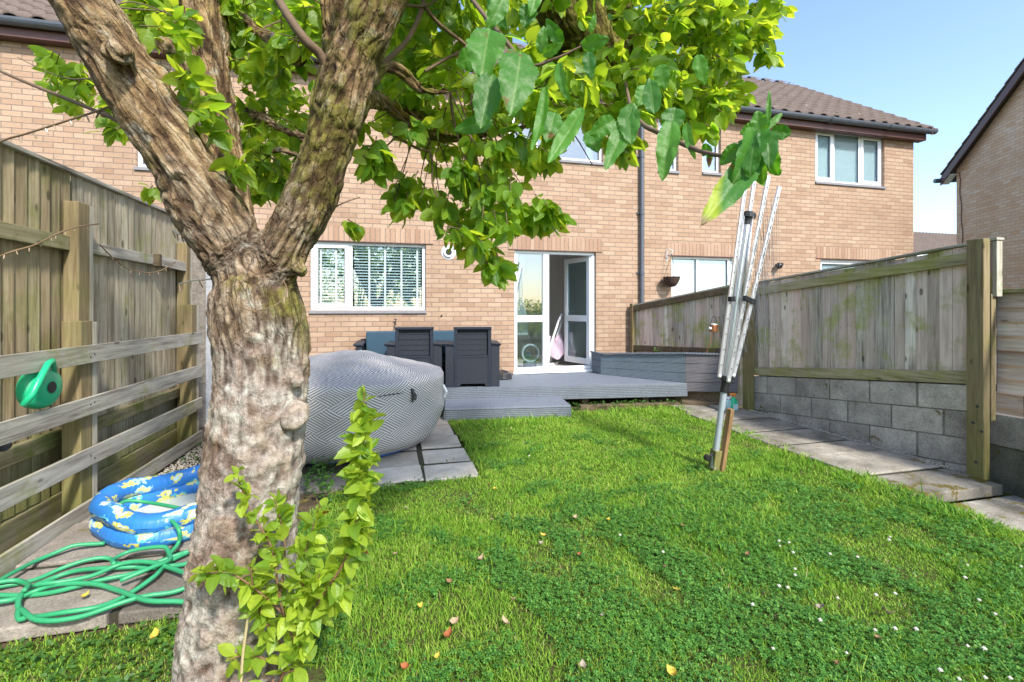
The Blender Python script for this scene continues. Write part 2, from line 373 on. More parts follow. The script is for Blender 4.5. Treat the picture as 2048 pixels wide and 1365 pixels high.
# ------------------------------------------------------------------ the terrace
WY = 7.5                                             # rear facade plane
def UX(u): return onY(u, 600, WY).x
def UZ(u, v): return onY(u, v, WY).z
EAVE = 5.06
def wall_mesh(x0, x1, z0, z1, holes, y0=WY, th=.28):
    mb = MB(); xs = sorted({x0, x1}|{h[0] for h in holes}|{h[1] for h in holes}); zs = sorted({z0, z1}|{h[2] for h in holes}|{h[3] for h in holes})
    nx, nz = len(xs)-1, len(zs)-1
    solid = [[not any(h[0] < (xs[i]+xs[i+1])/2 < h[1] and h[2] < (zs[j]+zs[j+1])/2 < h[3] for h in holes) for j in range(nz)] for i in range(nx)]
    def q(*p): mb.add(p, [(0, 1, 2, 3)])
    for i in range(nx):
        for j in range(nz):
            if not solid[i][j]: continue
            a, b_, c, d = xs[i], xs[i+1], zs[j], zs[j+1]; y1 = y0+th
            q((a, y0, c), (b_, y0, c), (b_, y0, d), (a, y0, d)); q((b_, y1, c), (a, y1, c), (a, y1, d), (b_, y1, d))
            if i == 0 or not solid[i-1][j]: q((a, y1, c), (a, y0, c), (a, y0, d), (a, y1, d))
            if i == nx-1 or not solid[i+1][j]: q((b_, y0, c), (b_, y1, c), (b_, y1, d), (b_, y0, d))
            if j == 0 or not solid[i][j-1]: q((a, y1, c), (b_, y1, c), (b_, y0, c), (a, y0, c))
            if j == nz-1 or not solid[i][j+1]: q((a, y0, d), (b_, y0, d), (b_, y1, d), (a, y1, d))
    return mb
def window(par, x0, x1, z0, z1, mull, name='window', gl='glass', fw=.055, inset=.06, sash=(), sill=True, label=None):
    """uPVC frame with panes between mullions; sash = indexes of opening casements"""
    y = WY+inset; f = MB()
    f.box(x0, x1, y, y+.06, z1-fw, z1); f.box(x0, x1, y, y+.06, z0, z0+fw)
    f.box(x0, x0+fw, y, y+.06, z0+fw, z1-fw); f.box(x1-fw, x1, y, y+.06, z0+fw, z1-fw)
    xs = [x0+fw]
    for m in mull: f.box(m-.03, m+.03, y, y+.06, z0+fw, z1-fw); xs += [m-.03, m+.03]
    xs.append(x1-fw)
    o = f.build(name, MT['upvc'], par, bevel=.006)
    if label: o['label'] = label
    for i in range(0, len(xs), 2):
        a, b_ = xs[i], xs[i+1]; k = i//2; zz0, zz1 = z0+fw, z1-fw
        if k in sash:
            s = MB(); w_ = .05
            s.box(a-.012, b_+.012, y-.016, y+.03, zz1-w_, zz1+.012); s.box(a-.012, b_+.012, y-.016, y+.03, zz0-.012, zz0+w_)
            s.box(a-.012, a+w_, y-.016, y+.03, zz0+w_, zz1-w_); s.box(b_-w_, b_+.012, y-.016, y+.03, zz0+w_, zz1-w_)
            s.build('sash', MT['upvc'], o, bevel=.006); a += w_; b_ -= w_; zz0 += w_; zz1 -= w_
        MB().box(a, b_, y+.024, y+.034, zz0, zz1).build('pane', MT[gl], o)
        g = MB(); e = .007
        g.box(a, b_, y+.012, y+.023, zz1-e, zz1); g.box(a, b_, y+.012, y+.023, zz0, zz0+e); g.box(a, a+e, y+.012, y+.023, zz0+e, zz1-e); g.box(b_-e, b_, y+.012, y+.023, zz0+e, zz1-e)
        g.build('gasket', MT['black'], o)
    if sill: MB().box(x0-.01, x1+.01, WY-.03, y-.002, z0-.05, z0-.004).build('sill', MT['sill'], par, bevel=.004)
    return o
def lintel(par, x0, x1, z):
    MB().box(x0-.11, x1+.11, WY-.004, WY+.04, z+.004, z+.222).build('soldier_course', MT['soldier'], par)
    MB().box(x0-.11, x1+.11, WY-.012, WY+.05, z-.010, z+.003).build('lintel_edge', MT['fascia'], par)
def blinds(par, x0, x1, z0, z1, slat=.05, tapes=(), y=WY+.115):
    m = MB(); n = int((z1-z0)/.044)
    rot = Matrix.Rotation(R(33), 3, 'X')
    for k in range(n): m.cbox(((x0+x1)/2, y, z0+.03+k*.044), (x1-x0, .045, .0035), rot)
    m.box(x0, x1, y-.02, y+.025, z1-.05, z1)
    o = m.build('venetian_blind', MT['blind'], par)
    tp = MB()
    for x in tapes: tp.box(x-.014, x+.014, y-.028, y-.026, z0, z1)
    if tapes: tp.build('ladder_tape', MT['blind'], o)
    return o
def pantile(x0, x1, p_eave, p_ridge, name, par, tw=.3, tl=.31, dirx=Vector((1, 0, 0))):
    """rows of wavy interlocking tiles from an eave line to a ridge line (vectors at x = 0)"""
    pe, pr = Vector(p_eave), Vector(p_ridge); sl = pr-pe; L = sl.length; d = sl/L; nrm = dirx.cross(d).normalized()
    if nrm.z < 0: nrm = -nrm
    prof = [(0, .0), (.12, .028), (.28, .036), (.44, .026), (.55, .0), (.78, -.004), (.97, -.002)]
    xs = []; hs = []
    k = 0
    while x0+k*tw < x1-.01:
        for a, h in prof:
            xs.append(x0+(k+a)*tw); hs.append(h)
        k += 1
    xs = np.array(xs); hs = np.array(hs); n = len(xs); rows = int(math.ceil(L/tl)); V = []; F = []
    X = np.outer(xs, np.array(dirx))
    for r_ in range(rows):
        a = r_*tl; b_ = min(L, a+tl+.03)
        for s_, off in ((a, .016), (a, .042), (b_, .018)):
            V.append(X + np.array(pe+d*s_) + np.outer(hs+off, np.array(nrm)))
        o = r_*3*n; i = np.arange(n-1)
        for q in (0, 1): F.append(np.stack([o+q*n+i, o+q*n+i+1, o+(q+1)*n+i+1, o+(q+1)*n+i], 1))
    return bigmesh(name, np.concatenate(V), np.concatenate(F), MT['tile'], par, smooth=False)
RY, RZ = 10.75, 7.55
def house(name_label, x0, x1, holes, loc):
    h = thing('terraced_house', name_label, 'house', loc)
    wall_mesh(x0, x1, -.1, EAVE, holes).build('wall', MT['brick'], h)
    return h
def roof_for(h, x0, x1, gable=False):
    r_ = pantile(x0, x1, (0, WY-.20, EAVE+.02), (0, RY, RZ), 'roof', h)
    b = MB(); b.add([(x0, WY-.2, EAVE), (x1, WY-.2, EAVE), (x1, RY, RZ-.03), (x0, RY, RZ-.03)], [(0, 1, 2, 3)])
    b.add([(x0, RY, RZ-.03), (x1, RY, RZ-.03), (x1, 2*RY-WY+.2, EAVE), (x0, 2*RY-WY+.2, EAVE)], [(0, 1, 2, 3)])
    b.build('roof_underlay', MT['tile'], h)
    rd = MB(); k = x0
    while k < x1-.05:
        e = min(k+.44, x1); pr = [(.13*math.cos(a), .13*math.sin(a)) for a in np.linspace(-.35, math.pi+.35, 9)]
        rd.add([(k, RY+a, RZ-.02+b_) for a, b_ in pr]+[(e-.01, RY+a*.93, RZ-.02+b_*.93) for a, b_ in pr], [(i, i+1, 10+i-1+0, 9+i) for i in range(8)])
        k += .45
    rd.build('ridge', MT['tile'], h)
    MB().box(x0, x1, WY-.16, WY-.135, EAVE-.19, EAVE+.0).build('fascia', MT['fascia'], h)
    MB().box(x0, x1, WY-.135, WY+.0, EAVE-.19, EAVE-.175).build('soffit', MT['fascia'], h)
    g = MB(); pr = [(-.075*math.cos(a)*1.0, -.078*math.sin(a)) for a in np.linspace(0, math.pi, 9)]
    cy, cz = WY-.225, EAVE-.005
    n = 9
    g.add([(x0, cy+a, cz+b_) for a, b_ in pr]+[(x1, cy+a, cz+b_) for a, b_ in pr]+[(x0, cy+a*.9, cz+b_*.9) for a, b_ in pr]+[(x1, cy+a*.9, cz+b_*.9) for a, b_ in pr],
          [(i, i+1, n+i+1, n+i) for i in range(n-1)]+[(2*n+i, 3*n+i, 3*n+i+1, 2*n+i+1) for i in range(n-1)])
    k = x0+.9
    while k < x1:
        p2 = [(a*1.16, b_*1.16) for a, b_ in pr]
        g.add([(k, cy+a, cz+b_) for a, b_ in p2]+[(k+.09, cy+a, cz+b_) for a, b_ in p2], [(i, i+1, n+i+1, n+i) for i in range(n-1)]); k += 1.45
    g.build('gutter', MT['gutter'], h, smooth=False)
    return r_
XA, XB, XC = -2.25, 4.275, UX(1827)
# own house -----------------------------------------------------------------------------------
gw = (UX(620), UX(852), UZ(852, 621), UZ(852, 488))          # ground window
uw = (UX(1018), UX(1207), UZ(1205, 326), UZ(1085, 200))      # upper window
dr = (UX(1029), UX(1192), .33, UZ(1030, 499))                # patio door
own = house('brick terraced house with the open white patio door and venetian blinds, centre of the row', XA, XB, [gw, uw, dr], (0, WY, 0))
roof_for(own, XA, XB)
lintel(own, gw[0], gw[1], gw[3]); lintel(own, dr[0], dr[1], dr[3])
wm = UX(700)
window(own, *gw, [wm], sash=(0,), label='white window with white venetian blinds behind')
blinds(own, gw[0]+.08, wm-.06, gw[2]+.09, gw[3]-.06, tapes=(UX(640), UX(671)))
blinds(own, wm+.05, gw[1]-.06, gw[2]+.06, gw[3]-.05, tapes=(UX(738), UX(770), UX(803), UX(835)))
window(own, *uw, [UX(1074)], sash=(0,), gl='glass', label='white upstairs window above the patio door')
# interior shell
def room(par, x0, x1, y0, y1, z0, z1, holes=()):
    m = MB()
    m.add([(x0,y1,z0),(x1,y1,z0),(x1,y1,z1),(x0,y1,z1)], [(0,1,2,3)]); m.add([(x0,y0,z0),(x0,y1,z0),(x0,y1,z1),(x0,y0,z1)], [(0,1,2,3)])
    m.add([(x1,y0,z0),(x1,y1,z0),(x1,y1,z1),(x1,y0,z1)], [(0,1,2,3)]); m.add([(x0,y0,z1),(x1,y0,z1),(x1,y1,z1),(x0,y1,z1)], [(0,1,2,3)])
    m.build('interior_wall', MT['wallin'], par)
    MB().add([(x0,y0,z0),(x1,y0,z0),(x1,y1,z0),(x0,y1,z0)], [(0,1,2,3)]).build('floor', MT['flr'], par)
room(own, XA+.02, 1.72, WY+.285, WY+3.6, .34, 2.72); room(own, 1.76, XB-.02, WY+.285, WY+3.2, .34, 2.72); room(own, XA+.02, XB-.02, WY+.285, WY+3, 2.8, 5.0)
# patio door: frame, fixed side light, open leaf
x0, x1, z0, z1 = dr; y = WY+.05; f = MB(); fw = .06; mx = UX(1094)
f.box(x0, x1, y, y+.07, z1-fw, z1); f.box(x0, x1, y, y+.07, z0+.035, z0+.09); f.box(x0, x0+fw, y, y+.07, z0+.09, z1-fw); f.box(x1-fw, x1, y, y+.07, z0+.09, z1-fw)
f.box(mx-.055, mx+.055, y, y+.07, z0+.09, z1-fw); zr = UZ(1060, 638)
f.box(x0+fw, mx-.055, y, y+.07, zr-.055, zr+.055)
f.box(x0-.03, x1+.03, WY-.05, y+.09, z0-.004, z0+.032)
df = f.build('patio_door', MT['upvc'], own, bevel=.006)
MB().box(x0+fw, mx-.055, y+.03, y+.04, zr+.055, z1-fw).build('pane', MT['glass'], df)
MB().box(x0+fw, mx-.055, y+.03, y+.04, z0+.09, zr-.055).build('pane', MT['glass'], df)
hx = x1-fw; th = R(74); lw_ = .73
leaf = MB(); c_, s_ = math.cos(th), math.sin(th)
rotm = Matrix(((-c_, s_, 0), (s_, c_, 0), (0, 0, 1)))
def LP(a, b_, z): p = rotm @ Vector((a, b_, 0)); return Vector((hx+p.x, y+.035+p.y, z))
def lbox(mb, a0, a1, b0, b1, zz0, zz1):
    vs = [LP(a, b_, z) for z in (zz0, zz1) for a, b_ in ((a0, b0), (a1, b0), (a1, b1), (a0, b1))]
    mb.add(vs, [(0,3,2,1),(4,5,6,7),(0,1,5,4),(1,2,6,5),(2,3,7,6),(3,0,4,7)])
lz0, lz1, sw = z0+.095, z1-fw-.005, .085
lbox(leaf, 0, sw, -.03, .03, lz0, lz1); lbox(leaf, lw_-sw, lw_, -.03, .03, lz0, lz1)
lbox(leaf, sw, lw_-sw, -.03, .03, lz0, lz0+sw+.02); lbox(leaf, sw, lw_-sw, -.03, .03, lz1-sw, lz1); lbox(leaf, sw, lw_-sw, -.03, .03, zr-.06, zr+.05)
lf = leaf.build('door_leaf', MT['upvc'], own, fixn=True, bevel=.005); lf['label'] = 'white glazed door leaf standing open into the room'
p = MB(); lbox(p, sw, lw_-sw, -.006, .006, lz0+sw+.02, zr-.06); p.build('pane', MT['glass_lo'], lf)
p = MB(); lbox(p, sw, lw_-sw, -.006, .006, zr+.05, lz1-sw); p.build('pane', MT['glass_lo'], lf)
p = MB()
for sgn in (-1, 1):
    lbox(p, lw_-.055, lw_-.03, sgn*.03-.004, sgn*.03+.004, zr+.0, zr+.2); lbox(p, lw_-.16, lw_-.035, sgn*.055-.008, sgn*.055+.008, zr+.12, zr+.137)
p.build('handle', MT['upvc'], lf, fixn=True)
def curtain(par, x0, x1, z0, z1, y, pinch=.4):
    V = []; F = []; n, m = 40, 12
    for j in range(m+1):
        for i in range(n+1):
            fz = j/m; wd = (x1-x0)*(1-pinch*math.sin(math.pi*min(1, (1-fz)*1.2))*.8)
            V.append((x0+wd*i/n, y+.02*math.sin(i*1.35+j*.1), z0+(z1-z0)*fz))
    for j in range(m):
        for i in range(n): a = j*(n+1)+i; F.append((a, a+1, a+n+2, a+n+1))
    return bigmesh('curtain', V, F, MT['curtain'], par)
curtain(own, dr[0]+.04, dr[0]+.30, .95, 2.45, WY+.25, .5)
curtain(own, uw[0]+.04, uw[0]+.3, uw[2], uw[3], WY+.25); curtain(own, uw[1]-.22, uw[1]-.04, uw[2], uw[3], WY+.25, .3)
# flue, tap, lamp on the facade
p = onY(897, 505); vb = MB(); vb.lathe([(.0, 0), (.045, 0), (.06, .01), (.062, .035), (.05, .045)], (0, 0, 0), 20)
vent = thing('wall_vent', 'round black wall vent in a pale ring beside the ground floor window', 'vent', (p.x, WY, p.z))
def ring_y(par, r0, r1, y0, y1, m, name, seg=24, cx=None, cz=None):
    mb = MB(); cx = par.location.x if cx is None else cx; cz = par.location.z if cz is None else cz
    vs = []
    for r_, yy in ((r0, y0), (r1, y0), (r1, y1), (r0, y1)):
        for k in range(seg): a = 2*math.pi*k/seg; vs.append((cx+r_*math.cos(a), yy, cz+r_*math.sin(a)))
    fs = [(i*seg+k, i*seg+(k+1) % seg, ((i+1) % 4)*seg+(k+1) % seg, ((i+1) % 4)*seg+k) for i in range(4) for k in range(seg)]
    mb.add(vs, fs); return mb.build(name, m, par, fixn=True, smooth=False)
ring_y(vent, .052, .078, WY-.03, WY+.01, MT['upvc'], 'collar'); ring_y(vent, .001, .052, WY-.018, WY, MT['black'], 'opening'); ring_y(vent, .03, .037, WY-.022, WY-.018, MT['lead'], 'grille')
ring_y(vent, .078, .12, WY-.006, WY+.01, MT['render_pale'], 'mortar_patch', 14)
p = onY(1010, 548); lamp = thing('wall_lamp', 'small white half round wall lamp left of the patio door', 'lamp', (p.x, WY, p.z))
m = MB(); m.lathe([(.001, .045), (.03, .042), (.055, .02), (.06, -.01), (.055, -.03)], (p.x, WY-.055, p.z), 20); m.build('lamp_shade', MT['upvc'], lamp, smooth=True)
m = MB(); m.sphere((p.x, WY-.055, p.z-.02), .045, seg=14); m.build('lens', MT['black'], lamp, smooth=True)
MB().box(p.x-.03, p.x+.03, WY-.03, WY, p.z-.03, p.z+.03).build('bracket', MT['upvc'], lamp, bevel=.005)
p = onY(883, 632); tp = thing('wall_hook', 'tiny dark screw hook in the bricks right of the window sill', 'hook', (p.x, WY, p.z))
MB().tube([(p.x, WY, p.z), (p.x, WY-.03, p.z), (p.x, WY-.04, p.z+.015)], .006, 6).build('shank', MT['lead'], tp); MB().sphere((p.x, WY-.006, p.z), .014, (1, .4, 1)).build('plate', MT['lead'], tp)
p = onY(791, 645); tp = thing('outdoor_tap', 'small dark outdoor tap on the brick wall above the left armchair', 'tap', (p.x, WY, p.z))
m = MB(); m.tube([(p.x, WY, p.z), (p.x, WY-.07, p.z), (p.x, WY-.09, p.z-.04)], .011, 8); m.build('spout', MT['lead'], tp); MB().tube([(p.x, WY-.045, p.z), (p.x, WY-.045, p.z+.04)], .007, 6).build('stem', MT['lead'], tp)
MB().cbox((p.x, WY-.045, p.z+.045), (.05, .012, .01)).build('handle', MT['lead'], tp)
# right neighbour -----------------------------------------------------------------------------
wa = (UX(1317), UX(1357), UZ(1355, 343), UZ(1355, 229)); wb = (UX(1405), UX(1442), UZ(1440, 347), UZ(1440, 236))
wc = (UX(1631), UX(1769), UZ(1769, 374), UZ(1769, 272)); pd = (UX(1343), UX(1479), .33, UZ(1343, 511)); we = (UX(1641), UX(1775), 1.2, UZ(1641, 517))
nb = house('brick end of terrace house right of the grey downpipe, with two narrow upstairs windows', XB+.004, XC, [wa, wb, wc, pd, we], (XB, WY, 0))
roof_for(nb, XB, XC+.12)
for h_ in (pd, we): lintel(nb, h_[0], h_[1], h_[3])
window(nb, *wa, [], gl='glass_mid'); window(nb, *wb, [], gl='glass_mid')
window(nb, *wc, [UX(1672), UX(1725)], sash=(0, 2), gl='glass', label='wide three light upstairs window near the corner')
window(nb, *pd, [UX(1399), UX(1462)], gl='glass', sill=False, label='white patio doors with pale blinds'); window(nb, *we, [], gl='glass', fw=.10)
room(nb, XB+.02, XC-.3, WY+.285, WY+3, .34, 2.72); room(nb, XB+.03, XC-.31, WY+.29, WY+3.1, 2.8, 5.0)
for h_ in (wc, pd, we): MB().box(h_[0]+.05, h_[1]-.05, WY+.11, WY+.12, h_[2]+.02, h_[3]-.02).build('roller_blind', MT['blind'], nb)
# side gable wall, verge
g = MB(); d = .28
g.extr([(XC-d, WY+.281, -.1), (XC-d, 2*RY-WY, -.1), (XC-d, 2*RY-WY, EAVE), (XC-d, RY, RZ-.1), (XC-d, WY+.281, EAVE+.08)], (d, 0, 0)); g.build('gable_wall', MT['brick'], nb, fixn=True)
g = MB(); g.extr([(XC+.10, WY-.28, EAVE-.12), (XC+.10, RY, RZ-.12), (XC+.10, RY, RZ+.05), (XC+.10, WY-.28, EAVE+.03)], (.025, 0, 0)); g.build('bargeboard', MT['fascia'], nb, fixn=True)
gx = XC+.16; g = MB(); pr = [(-.07*math.cos(a), -.07*math.sin(a)) for a in np.linspace(0, math.pi, 9)]
g.add([(gx-.04, WY-.225+a, EAVE-.005+b_) for a, b_ in pr]+[(gx+.1, WY-.225+a, EAVE-.005+b_) for a, b_ in pr], [(i, i+1, 10+i, 9+i) for i in range(8)]+[tuple(range(9)), tuple(range(17, 8, -1))]); g.build('gutter_end', MT['gutter'], nb)
# downpipe between the two houses
px_ = UX(1280.5); dp = MB(); dp.tube([(px_, WY-.225, EAVE-.06), (px_, WY-.225, EAVE-.14), (px_, WY-.06, EAVE-.34), (px_, WY-.06, EAVE-.44), (px_, WY-.06, -.05)], .034, 12)
for z in (1.15, 2.0, 3.05, 4.05): dp.tube([(px_, WY-.06, z), (px_, WY-.06, z+.07)], .042, 12); dp.box(px_-.07, px_+.07, WY-.03, WY-.0, z+.015, z+.05)
dp.build('downpipe', MT['gutter'], own, smooth=False)
p = onY(1550, 533); lm = thing('security_lamp', 'round black outdoor lamp on the neighbouring brick wall', 'lamp', (p.x, WY, p.z))
MB().sphere((p.x, WY-.1, p.z), .062).build('housing', MT['black'], lm, smooth=True); MB().tube([(p.x+.01, WY, p.z+.02), (p.x+.02, WY-.1, p.z+.02)], .02, 8).build('bracket', MT['black'], lm)
MB().cbox((p.x+.075, WY-.09, p.z+.03), (.03, .04, .045)).build('sensor', MT['black'], lm)
# hanging basket
p = onY(1333, 562); q = onY(1328, 508); hb = thing('hanging_basket', 'brown wicker hanging basket on a white wall bracket right of the downpipe', 'basket', (p.x, WY-.16, p.z-.07))
MT['wicker'] = simple('wicker', (.05, .028, .02), .8, .5, 60, .8)
c = (p.x, WY-.16, p.z-.07); m = MB(); m.lathe([(.001, -.05), (.06, -.04), (.105, .01), (.135, .08), (.14, .125), (.125, .125), (.12, .09), (.05, .03), (.001, .02)], c, 20)
for z in (.03, .06, .09, .12):
    rr = .105+.035*(z-.03)/.09
    m.tube([(c[0]+rr*math.cos(a), c[1]+rr*math.sin(a), c[2]+z+.004*math.sin(a*9)) for a in np.linspace(0, 2*math.pi, 37)], .011, 6, False)
m.build('basket', MT['wicker'], hb)
m = MB()
for a in (.3, 2.4, 4.5): m.tube([(c[0]+.13*math.cos(a), c[1]+.13*math.sin(a), c[2]+.12), (c[0], c[1], q.z-.02)], .003, 5)
m.build('chain', MT['lead'], hb)
m = MB(); zt = q.z+.02; m.tube([(c[0], WY-.01, zt-.16), (c[0], WY-.01, zt+.06)], .007, 6); m.tube([(c[0], WY-.01, zt+.05), (c[0]-.01, WY-.1, zt+.055), (c[0], WY-.19, zt+.02), (c[0], WY-.17, zt-.03)], .006, 6); m.tube([(c[0], WY-.01, zt-.12), (c[0]+.02, WY-.08, zt-.04), (c[0], WY-.13, zt+.04)], .006, 6)
m.build('bracket', MT['upvc'], hb)
# left neighbour ------------------------------------------------------------------------------
XL = -9.0
lnw = (-6.9, -5.2, 3.35, 4.5); lnw2 = (-3.45, -2.85, 3.35, 4.3)
lnb = house('brick neighbouring house behind the tall left fence, under the tile roof at the top left', XL, XA-.004, [lnw, lnw2], (XA, WY, 0))
roof_for(lnb, XL, XA); window(lnb, *lnw, [-6.0]); window(lnb, *lnw2, [], gl='glass_hi')
room(lnb, XL+.03, XA-.03, WY+.285, WY+3, 2.8, 5.0)
# roughcast side wall at the party line
pw = thing('partition_wall', 'brown roughcast partition wall with a pale rendered edge beyond the left fence', 'wall', (-2.3, 6.9, 0))
MB().box(-2.75, -2.2, 6.35, WY-.002, -.05, 2.25).build('wall', MT['roughcast'], pw); MB().box(-2.2, -2.07, 6.34, WY-.002, -.05, 2.26).build('rendered_edge', MT['render_pale'], pw, bevel=.01)
# house on the right with the gable towards us ---------------------------------------------------
k = 12.35; r0 = ray(1913, 600); P0 = Vector((r0.x*k, r0.y*k, 0)); dv = Vector((.426, .905, 0)).normalized(); nv = Vector((-dv.y, dv.x, 0))
rz_ = math.atan2(-dv.y, -dv.x)      # local +x runs from the far corner towards the near one
rh = thing('gable_house', 'warm brick house at the right edge with a maroon verge rising over its gable', 'house', (P0.x, P0.y, 0), rz_)
def RL(x, y, z): return Vector((P0.x, P0.y, 0))+(-dv)*x+(-nv)*y+Vector((0, 0, z))
D = 7.0; E2 = 5.05; ap = 5.05+3.5*math.tan(R(35))
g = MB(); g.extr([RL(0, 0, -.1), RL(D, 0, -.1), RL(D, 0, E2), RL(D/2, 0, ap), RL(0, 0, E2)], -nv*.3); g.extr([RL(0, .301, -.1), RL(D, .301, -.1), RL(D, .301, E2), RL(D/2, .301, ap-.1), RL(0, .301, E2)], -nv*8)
g.build('wall', MT['brick_sun_lift'], rh, fixn=True)
ov = .16; th = math.tan(R(35)); ex = .3
rf = MB(); rf.extr([RL(-ex, -ov, E2-ex*th+.06), RL(D/2, -ov, ap+.06), RL(D+ex, -ov, E2-ex*th+.06), RL(D+ex, -ov, E2-ex*th+.16), RL(D/2, -ov, ap+.17), RL(-ex, -ov, E2-ex*th+.16)], -nv*9); rf.build('roof', MT['tile'], rh, fixn=True)
tl = MB()
for i in range(20):
    for sgn in (0, 1):
        a = (-ex+i*.26); b_ = a+.3; fx_ = (lambda q: q) if sgn == 0 else (lambda q: D-q)
        za, zb = E2+a*th+.17+.035, E2+b_*th+.17
        if b_ < D/2+.1: tl.extr([RL(fx_(a), -ov-.03, za-.04), RL(fx_(a), -ov-.03, za), RL(fx_(b_), -ov-.03, zb), RL(fx_(b_), -ov-.03, zb-.04)], -nv*9)
tl.build('tile_edge', MT['tile'], rh, fixn=True)
bb = MB(); bb.extr([RL(-ex, -ov-.03, E2-ex*th-.12), RL(D/2, -ov-.03, ap-.12), RL(D/2, -ov-.03, ap+.08), RL(-ex, -ov-.03, E2-ex*th+.08)], -nv*.026); bb.extr([RL(D/2, -ov-.03, ap-.12), RL(D+ex, -ov-.03, E2-ex*th-.12), RL(D+ex, -ov-.03, E2-ex*th+.08), RL(D/2, -ov-.03, ap+.08)], -nv*.026)
bb.build('bargeboard', MT['fascia'], rh, fixn=True)
sf = MB(); sf.extr([RL(-ex+.02, -ov, E2-ex*th-.1), RL(0, -ov, E2-.12), RL(0, -ov, E2-.1), RL(-ex+.02, -ov, E2-.08)], -nv*ov); sf.build('verge_box', MT['upvc'], rh, fixn=True)
gt = MB(); gt.tube([RL(-ex-.07, -ov-.12, E2-ex*th+.03), RL(-ex-.07, 8, E2-ex*th+.03)], .06, 10); gt.build('gutter', MT['gutter'], rh)
cb = MB(); cb.tube([RL(.12+.02*math.sin(i*1.7)+i*.012, -.012, 4.95-i*.19) for i in range(15)], .009, 6); cb.build('cable', MT['fascia'], rh)
MB().extr([RL(1.2, -.06, 1.62), RL(D, -.06, 1.62), RL(D, -.06, 1.84), RL(1.2, -.06, 1.84)], -nv*.055).build('soldier_course', MT['soldier'], rh, fixn=True)
# far terrace seen in the gap
fb = thing('distant_house', 'far house with brown tiled roof in the gap left of the gable house', 'house', (24, 20, 0))
fy, fz0, fz1 = 21.5, 4.75, 6.45
a0, a1 = onY(1760, 480, fy).x, onY(2120, 480, fy).x
pantile(a0, a1, (0, fy, fz0), (0, fy+3.2, fz1+.2), 'roof', fb)
MB().box(a0, a1, fy+.1, fy+.13, fz0-.22, fz0-.02).build('fascia', MT['upvc'], fb); MB().box(a0, a1, fy+.3, fy+6, 0, fz0-.1).build('wall', MT['render_pale'], fb)
MB().extr([(a0, fy+.3, fz0-.1), (a0, fy+3.1, fz1+.1), (a0, fy+6, fz0-.1)], (a1-a0, 0, 0)).build('roof_back', MT['tile'], fb, fixn=True)
# ------------------------------------------------------------------ indoors, seen through the door
bx = onY(1112, 700, 8.3)
bs = thing('baby_rocker', 'white framed baby rocker with mauve cloth inside the open patio door', 'baby rocker', (bx.x, 8.3, .34))
m = MB(); X = bx.x; m.tube([(X-.16, 8.3, .36), (X-.08, 8.35, .75), (X+.08, 8.4, 1.15), (X+.16, 8.42, 1.3)], .022, 8); m.tube([(X-.05, 8.5, .36), (X+.05, 8.5, .75), (X+.2, 8.5, 1.2)], .022, 8); m.tube([(X-.2, 8.2, .37), (X+.2, 8.6, .37)], .02, 8); m.build('frame', MT['upvc'], bs, smooth=True)
MT['mauve'] = simple('mauve_cloth', (.42, .33, .42), .9, .3, 25)
V = []; F = []
for i in range(13):
    for j in range(9):
        a, b_ = i/12, j/8; V.append((X-.18+.34*a, 8.28+.15*b_+.03*math.sin(a*9+b_*5), .55+.40*b_+.08*math.sin(a*math.pi)*(-1)+.02*math.sin(b_*13+a*7)))
F = [(i*9+j, i*9+j+1, (i+1)*9+j+1, (i+1)*9+j) for i in range(12) for j in range(8)]
bigmesh('cloth', V, F, MT['mauve'], bs)
rg = onY(1060, 706, 7.85); fn = thing('round_fan', 'round grey ringed fan standing behind the lower glass of the patio door', 'fan', (rg.x, 7.85, rg.z))
ring_y(fn, .135, .155, 7.8, 7.88, MT['upvc'], 'outer_ring', 36, rg.x, rg.z); ring_y(fn, .10, .112, 7.8, 7.86, MT['gutter'], 'inner_ring', 32, rg.x, rg.z)
ring_y(fn, .001, .05, 7.83, 7.86, MT['cush'], 'hub', 20, rg.x-.03, rg.z-.03); MB().box(rg.x-.1, rg.x+.1, 7.78, 7.95, .342, rg.z-.15).build('base', MT['gutter'], fn, bevel=.01)
bt = onY(1104, 736, 7.95); MB().cbox((bt.x, 7.95, .375), (.10, .07, .06), Matrix.Rotation(.4, 3, 'Z'))
tag(MB().cbox((bt.x, 7.95, .375), (.10, .07, .06), Matrix.Rotation(.4, 3, 'Z')).build('small_box', MT['upvc'], bevel=.008), 'small white box on the floor inside the patio door', 'box')
# ------------------------------------------------------------------ ground
def ground_mat():
    m, t, b = mat('soil_and_turf'); co = wpos(t); n = noi(t, co, 2.2, 6, .7); n2 = noi(t, co, 40, 5, .7)
    c = mix(t, n, (.045, .085, .016), (.10, .12, .035)); c = mix(t, nd(t, 'MapRange', {0: n2, 1: .42, 2: .62}).outputs[0], c, (.075, .055, .03))
    setc(t, b, c, .95, .1); bump(t, b, n2, .8, .02); return m
MT['joint'] = simple('dark_joint_soil', (.035, .032, .02), .95, .4, 30); MT['ground'] = ground_mat(); MT['soil'] = stone_mat('soil', (.045, .032, .02), (.11, .08, .05), ns=8, moss=.35, fine=50)
g = MB(); S = 400; g.add([(-S, -S, -.10), (S, -S, -.10), (S, S, -.10), (-S, S, -.10)], [(0, 1, 2, 3)])
tag(g.build('ground', MT['ground']), kind='structure')
